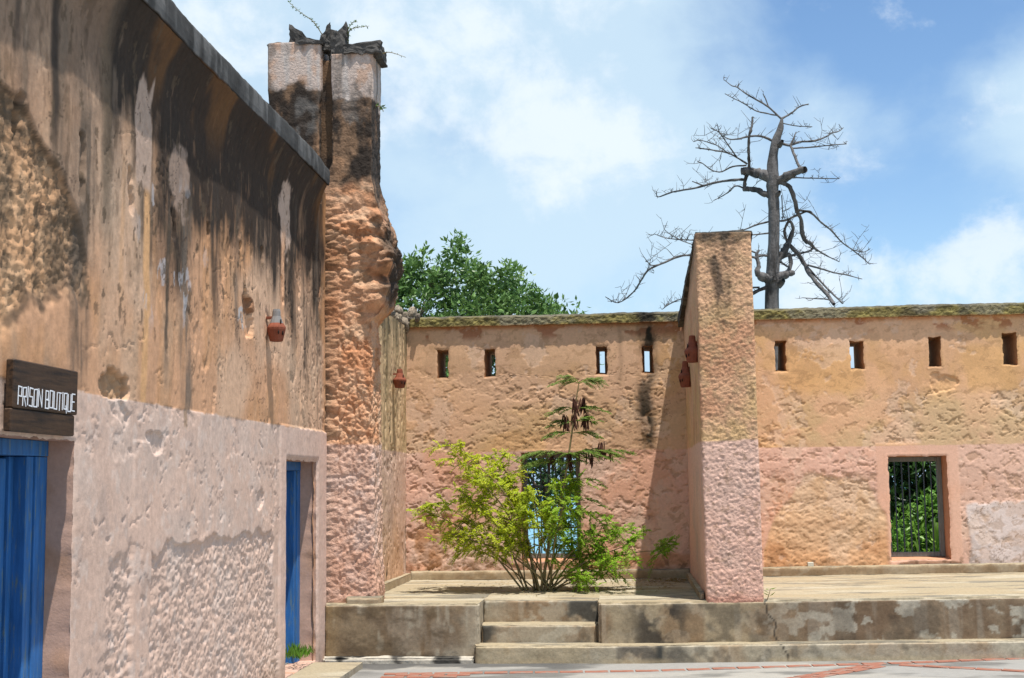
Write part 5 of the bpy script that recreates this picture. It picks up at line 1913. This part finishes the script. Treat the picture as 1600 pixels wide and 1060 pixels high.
def bush(name, label, cat, cx, cy, z0, rx, ry, h, n, size, cols, seed, aspect=.4, stems=9, mat=None, dens=34, crad=.2):
    t = empty(name, (cx, cy, z0), label, cat)
    rg = np.random.default_rng(seed)
    lv = Leaves()
    tb = Tubes()
    for k in range(n):
        a = rg.uniform(0, 6.28)
        r = math.sqrt(rg.random())
        x, y = cx + rx * r * math.cos(a), cy + ry * r * math.sin(a)
        z = z0 + h * (rg.random() ** .8) * (1 - .45 * r * r)
        leaf_cluster(lv, np.array([x, y, z]), crad * rg.uniform(.6, 1.2), int(dens * rg.uniform(.6, 1.2)), size, cols, rg, .8, aspect)
        if k % max(1, n // max(stems, 1)) == 0:
            tb.add(smooth_path([(cx + rx * .2 * math.cos(a), cy + ry * .2 * math.sin(a), z0 - .3), (cx + (x - cx) * .5, cy + (y - cy) * .5, z0 + (z - z0) * .6), (x, y, z)]), np.linspace(.03, .01, 9), 5)
    tag(lv.build('foliage', mat or M_leafdark, t), kind='stuff')
    if tb.n:
        tb.build('stem', M_trunk, t)
    return t


# garden seen through the right-hand window
bush('leafy_bush', 'broad leafy green bush just outside the right-hand window', 'bush', 4.35, 19.0, -.9, 1.1, .7, 2.5, 330, .105, [(.07, .18, .025), (.20, .37, .05)], 71, .5)
bush('dark_bush', 'dark tangled bush behind the leafy bush outside the right-hand window', 'bush', 4.7, 21.0, -1.2, 1.8, .9, 4.4, 700, .20, [(.018, .05, .014), (.06, .13, .025)], 73, .4, 14)
bush('low_ground_bush', 'low bright green bush under the sill outside the right-hand window', 'bush', 3.95, 17.75, -.7, .65, .35, 1.6, 190, .075, [(.15, .32, .035), (.30, .48, .06)], 75, .5)
# strap-leaved plant
def strap_plant():
    t = empty('strap_leaf_plant', (3.95, 18.1, -.7), 'pale green strap-leaved plant in the middle of the right-hand window', 'plant')
    rg = np.random.default_rng(77)
    for k in range(26):
        a = rg.uniform(0, 6.28)
        L = rg.uniform(1.5, 2.25)
        o = np.array([math.cos(a), math.sin(a), 0])
        b = np.array([3.95, 18.1, -.7]) + o * .05
        pts = smooth_path([b, b + o * .10 + [0, 0, L * .55], b + o * .26 + [0, 0, L * .88], b + o * .46 + [0, 0, L * .78]], 4)
        s = np.array([-o[1], o[0], 0])
        w = np.interp(np.linspace(0, 1, len(pts)), [0, .4, 1], [.015, .032, .002])[:, None]
        V = np.vstack([pts + s * w, pts - s * w, pts + [0, 0, -.008]])
        n = len(pts)
        q = [(i, i + 1, 2 * n + i + 1, 2 * n + i) for i in range(n - 1)] + [(n + i + 1, n + i, 2 * n + i, 2 * n + i + 1) for i in range(n - 1)]
        mesh_np('leaf_blade', V, q, M_leaf, t, np.ones((len(V), 3)) * np.array([.13, .24, .03]) * rg.uniform(.7, 1.2))


strap_plant()
# thin tree against the sea in the left window
bush('thin_tree', 'thin dark tree against the sea in the window behind the shrub', 'tree', -1.15, 21.5, 1.25, .78, .5, 1.35, 170, .13, [(.02, .055, .018), (.05, .11, .03)], 79, .4, 12, None, 16, .22)

# ---- the shrub on the terrace
shrub = empty('pod_shrub', (-.97, 14.62, ZT), 'feathery yellow-green shrub with hanging brown pods growing from the terrace floor', 'shrub')


def frond(lv, tb, base, d, L, n, leafL, cols, rg, droop=.35):
    """a feathery leaf: leaflets in pairs along a thin drooping rachis"""
    t = np.linspace(0, 1, n)
    p = base + d * (L * t)[:, None] + np.array([0, 0, -1.0]) * (droop * L * t * t)[:, None]
    dd = unit(np.gradient(p, axis=0))
    side = unit(np.cross(dd, np.array([0, 0, 1.0]) + rg.normal(size=3) * .25))
    for s in (-1, 1):
        tl = unit(side * s + dd * .45 + rg.normal(size=(n, 3)) * .18)
        ll = leafL * (1 - .45 * np.abs(t - .45) * 1.6)[:, None] * rg.uniform(.8, 1.2, (n, 1))
        w = unit(np.cross(tl, np.array([0, 0, 1.0]) + rg.normal(size=(n, 3)) * .35))
        a = rg.random((n, 1))
        col = (np.asarray(cols[0]) * (1 - a) + np.asarray(cols[1]) * a) * rg.uniform(.8, 1.2)
        lv.add(p, tl * ll, w * ll * .30, col)
    tb.add([p[0], p[n // 2], p[-1]], [.0035, .003, .002], 3)


def make_shrub():
    rg = np.random.default_rng(83)
    ends = [(-2.16, 1.42), (-2.02, 1.31), (-1.95, 1.48), (-1.81, 1.65), (-1.91, 2.02), (-1.79, 2.1), (-1.7, 1.86), (-1.53, 2.02), (-1.42, 1.99), (-1.46, 1.79), (-1.28, 1.78), (-1.25, 1.61),
            (-1.01, 1.37), (-1.57, 1.51), (-1.71, 1.2), (-1.95, 1.2), (-1.33, 1.16), (-.76, 1.67), (-.66, 1.5), (-.53, 1.4), (-.91, 1.2), (-.4, 1.12), (-.19, 1.29), (-.05, 1.19), (.05, 1.05), (.11, .88),
            (.39, .96), (-.4, .92), (-.16, .88), (-1.16, 1.1), (-.71, 1.06), (-.56, 1.75), (-2.02, 1.1), (-.42, .68), (-.22, .72), (-1.5, 1.4), (-1.0, 1.6), (-.85, 1.4), (-1.7, 1.45), (-1.15, 1.35)]
    lv, tw = Leaves(), Tubes()
    b0 = np.array([-.97, 14.62, ZT - .01])
    for k, (ex, ez) in enumerate(ends):
        ey = 14.62 + rg.uniform(-.50, .45)
        b = b0 + np.array([rg.uniform(-.19, .19), rg.uniform(-.09, .09), 0])
        e = np.array([ex, ey, ez])
        h = ez - ZT
        low = ez < 1.0
        mid = b + np.array([(ex - b[0]) * .42, (ey - b[1]) * .42, h * (.62 if not low else .75)])
        q = b + (e - b) * .78 + np.array([0, 0, h * (.10 if not low else .22)])
        path = smooth_path([b, mid, q, e], 6)
        st = Tubes()
        st.add(path, np.linspace(.008 if k % 3 else .012, .003, len(path)), 5)
        if k % 3 != 1:
            st.build('stem', M_stem, shrub)
        yel = ss(-.55, -1.25, np.array(ex)) * (.6 + .4 * rg.random())
        c0 = np.array([.24, .44, .03]) * (1 - yel) + np.array([.54, .60, .03]) * yel
        c1 = np.array([.36, .56, .045]) * (1 - yel) + np.array([.68, .70, .05]) * yel
        seg = path[len(path) * 2 // 5:]
        # side sprays
        for j in range(9):
            i = rg.integers(0, len(seg))
            a = seg[i]
            d = unit(np.array([rg.normal() * .9 + (ex - b[0]) * .5, rg.normal() * .8, rg.normal() * .35 + .18]))
            L = rg.uniform(.12, .28)
            sp = smooth_path([a, a + d * L * .55 + [0, 0, .02], a + d * L + [0, 0, -.02]], 3)
            tw.add(sp, np.linspace(.004, .002, len(sp)), 3)
            for m in range(int(rg.uniform(5, 9))):
                f = rg.random()
                base = sp[min(len(sp) - 1, int(f * len(sp)))]
                fd = unit(d * .6 + rg.normal(size=3) * .7 + [0, 0, .05])
                frond(lv, tw, base, fd, rg.uniform(.07, .14), int(rg.uniform(7, 11)), .036, (c0, c1), rg, .3)
    # the tall pod-bearing stem
    tall = smooth_path([(-.952, 14.58, ZT), (-.83, 14.58, 1.15), (-.70, 14.57, 1.6), (-.655, 14.56, 1.85), (-.594, 14.55, 2.22), (-.545, 14.55, 2.55), (-.50, 14.55, 2.80)], 6)
    st = Tubes()
    st.add(tall, np.linspace(.018, .006, len(tall)), 6)
    st.build('stem', M_stem, shrub)
    dk = (np.array([.10, .19, .03]), np.array([.20, .31, .06]))
    lt = (np.array([.17, .24, .06]), np.array([.25, .33, .10]))

    def spray(a, d, L, cols, n=5, fl=.15):
        sp = smooth_path([a, a + np.array(d) * L * .55 + [0, 0, .02], a + np.array(d) * L + [0, 0, -.03]], 3)
        tw.add(sp, np.linspace(.005, .0025, len(sp)), 4)
        for s in range(n):
            base = sp[int((s + 1) / n * (len(sp) - 1))]
            for sg in (-1, 1):
                fd = unit(np.array([d[0] * .8 + rg.normal() * .25, sg * rg.uniform(.3, .9), rg.normal() * .12 + .05]))
                frond(lv, tw, base, fd, fl * rg.uniform(.8, 1.2), 11, .034, cols, rg, .3)

    for z, x, dirs in ((2.78, -.50, [(-1, .2, .15), (1, -.3, .2), (.7, .5, .3), (-.6, -.5, .4)]), (2.50, -.55, [(1, .2, .05), (-1, -.2, 0)]), (2.36, -.57, [(-1, .3, .0), (.8, -.4, .1)]),
                       (2.24, -.59, [(-1, -.2, 0), (.9, .3, -.05)]), (2.02, -.62, [(1, -.2, .05), (-1, .3, 0), (.9, .5, .1), (-.9, -.4, .05), (.6, -.7, 0)]),
                       (1.93, -.64, [(1, .3, .15), (-1, -.1, .0), (-.8, .5, .05)])):
        for d in dirs:
            wide = z < 2.1
            spray(np.array([x, 14.55, z]), d, rg.uniform(.34, .56) if wide else rg.uniform(.16, .30), lt if z > 2.7 else dk, 7 if wide else 5, .15)
    spray(np.array([-.30, 14.52, 2.02]), (1, .1, .1), .30, dk, 4, .13)
    spray(np.array([-.62, 14.5, 1.75]), (1, .1, -.1), .30, dk, 4, .14)
    spray(np.array([-.62, 14.5, 1.55]), (1, .2, -.2), .30, dk, 4, .14)
    tag(lv.build('foliage', M_leaf, shrub), kind='stuff')
    tag(tw.build('twigs', M_sprig, shrub), kind='stuff')
    # pods
    meshes = []
    for m in range(4):
        n = 7
        t = np.linspace(0, 1, n)
        cv = (m - 1.5) * .014
        ctr = np.stack([cv * np.sin(t * 3), .006 * np.sin(t * 5 + m), -t], -1)
        w = np.interp(t, [0, .12, .85, 1], [.012, .055, .055, .008])
        V = np.vstack([ctr + np.stack([w, 0 * w, 0 * w], -1), ctr - np.stack([w, 0 * w, 0 * w], -1), ctr + np.stack([0 * w, 0 * w + .02, 0 * w], -1), ctr - np.stack([0 * w, 0 * w + .02, 0 * w], -1)])
        q = []
        for a, b in ((0, 2), (2, 1), (1, 3), (3, 0)):
            q += [(a * n + i, a * n + i + 1, b * n + i + 1, b * n + i) for i in range(n - 1)]
        o = mesh_np('seed_pod', V, q, M_pod)
        meshes.append(o.data)
        bpy.data.objects.remove(o)
    for (x, z, num, sx) in ((-.545, 2.60, 9, .05), (-.46, 2.60, 9, .05), (-.56, 2.44, 7, .05), (-.655, 2.42, 9, .045), (-.43, 2.43, 11, .06), (-.82, 2.03, 7, .04), (-.62, 2.00, 10, .06), (-.27, 2.12, 10, .06), (-.40, 2.02, 4, .07), (-.20, 2.07, 3, .05)):
        for _ in range(int(num * 1.5)):
            o = bpy.data.objects.new('seed_pod', rnd.choice(meshes))
            link(o)
            o.location = (x + rnd.uniform(-sx, sx) * .5, 14.55 + rnd.uniform(-.05, .05), z + rnd.uniform(-.03, .03))
            L = rnd.uniform(.12, .18)
            o.scale = (L, L, L)
            o.rotation_euler = (rnd.uniform(-.25, .25), rnd.uniform(-.38, .38), rnd.uniform(0, 6.28))
            setpar(o, shrub)


make_shrub()

# ---- little plants
def blade_tuft(name, label, cat, c, n, h, col, seed, spread=.1, aspect=.06):
    rg = np.random.default_rng(seed)
    lv = Leaves()
    for _ in range(n):
        p = np.array(c) + np.array([rg.uniform(-.4, .4) * spread, rg.uniform(-1, 1) * spread, 0])
        t = unit(np.array([rg.normal() * .4, rg.normal() * .5, 1.0]))
        w = unit(np.cross(t, rg.normal(size=3)))
        L = h * rg.uniform(.5, 1.1)
        lv.add(p, t * L, w * L * aspect, np.array(col) * rg.uniform(.7, 1.3))
    o = lv.build(name, M_leaf)
    return tag(o, label, cat)


blade_tuft('grass_tuft', 'small tuft of green grass at the foot of the far blue door', 'grass', (-3.06, 12.42, .145), 150, .13, (.13, .27, .03), 91, .26, .07)


def sapling(name, label, c, n, size, seed, h=.1):
    rg = np.random.default_rng(seed)
    t = empty(name, c, label, 'seedling')
    lv, tb = Leaves(), Tubes()
    c = np.array(c)
    tb.add(smooth_path([c, c + [.02, -.01, h * .6], c + [.03, -.01, h]]), np.linspace(.004, .002, 9), 4)
    for k in range(n):
        p = c + np.array([.02, -.01, h * rg.uniform(.3, 1)])
        a = k * 2.2
        d = unit(np.array([math.cos(a), math.sin(a) * .6, rg.uniform(-.4, .7)]))
        w = unit(np.cross(d, [0, .4, 1.0]))
        lv.add(p, d * size, w * size * .22, np.array([.16, .27, .04]) * rg.uniform(.8, 1.2))
    lv.build('leaf', M_leaf, t)
    tb.build('stem', M_stem, t)


sapling('seedling', 'two-leaved green seedling at the right foot of the buttress', (1.305, 13.20, .575), 5, .075, 93)


def sprig(label, pts, seed, n, size=.03):
    rg = np.random.default_rng(seed)
    t = empty('wall_sprig', pts[0], label, 'weed')
    p = smooth_path(pts, 6)
    tb, lv = Tubes(), Leaves()
    tb.add(p, np.linspace(.006, .002, len(p)), 4)
    for k in range(n):
        f = (k + .5) / n
        if f < .15:
            continue
        q = p[int(f * (len(p) - 1))]
        d = unit(rg.normal(size=3) + [0, 0, .3])
        w = unit(np.cross(d, rg.normal(size=3)))
        lv.add(q, d * size * rg.uniform(.7, 1.3), w * size * .22, np.array([.10, .17, .05]) * rg.uniform(.7, 1.3))
    tb.build('stem', M_stem, t)
    lv.build('leaf', M_leaf, t)


sprig('long arching weed sprig at the upper left of the tower top', [(-3.08, 13.4, 6.40), (-3.16, 13.35, 6.52), (-3.30, 13.3, 6.62), (-3.42, 13.3, 6.74)], 95, 46)
sprig('weed sprig pointing right from the broken tower top', [(-2.80, 13.4, 6.28), (-2.78, 13.35, 6.40), (-2.70, 13.33, 6.43), (-2.56, 13.3, 6.43)], 97, 40)
sprig('short weed sprig standing up from the broken tower top', [(-2.80, 13.38, 6.26), (-2.80, 13.33, 6.37), (-2.74, 13.3, 6.47), (-2.68, 13.3, 6.48)], 98, 34)
sprig('thin bare weed stem drooping off the right of the tower top', [(-2.48, 13.4, 6.14), (-2.38, 13.35, 6.16), (-2.28, 13.33, 6.13), (-2.18, 13.3, 6.08)], 99, 12, .018)
sprig('tiny green weed growing from the right side of the tower', [(-2.53, 13.45, 5.62), (-2.46, 13.42, 5.60), (-2.43, 13.4, 5.55)], 103, 16, .045)


def litter():
    rg = np.random.default_rng(105)
    lv = Leaves()
    for _ in range(900):
        if rg.random() < .45:
            x, y = .45 + rg.normal() * .22, 15.9 + rg.normal() * .22
        else:
            x, y = -.75 + rg.normal() * .75, 15.0 + rg.normal() * .55
        if not (-2.4 < x < .66 and 13.7 < y < 16.3):
            continue
        a = rg.uniform(0, 6.28)
        t = np.array([math.cos(a), math.sin(a), rg.uniform(-.1, .25)])
        w = unit(np.cross(t, [0, 0, 1.0]))
        L = rg.uniform(.018, .045)
        a = rg.random()
        lv.add((x, y, ZT + .008 + rg.random() * .008), t * L, w * L * .25, np.array([.30, .22, .03]) * (1 - a) + np.array([.12, .08, .03]) * a)
    o = lv.build('leaf_litter', M_leaf)
    tag(o, 'scattered small yellow and brown fallen leaves on the terrace floor', 'leaves', None, 'stuff')


litter()
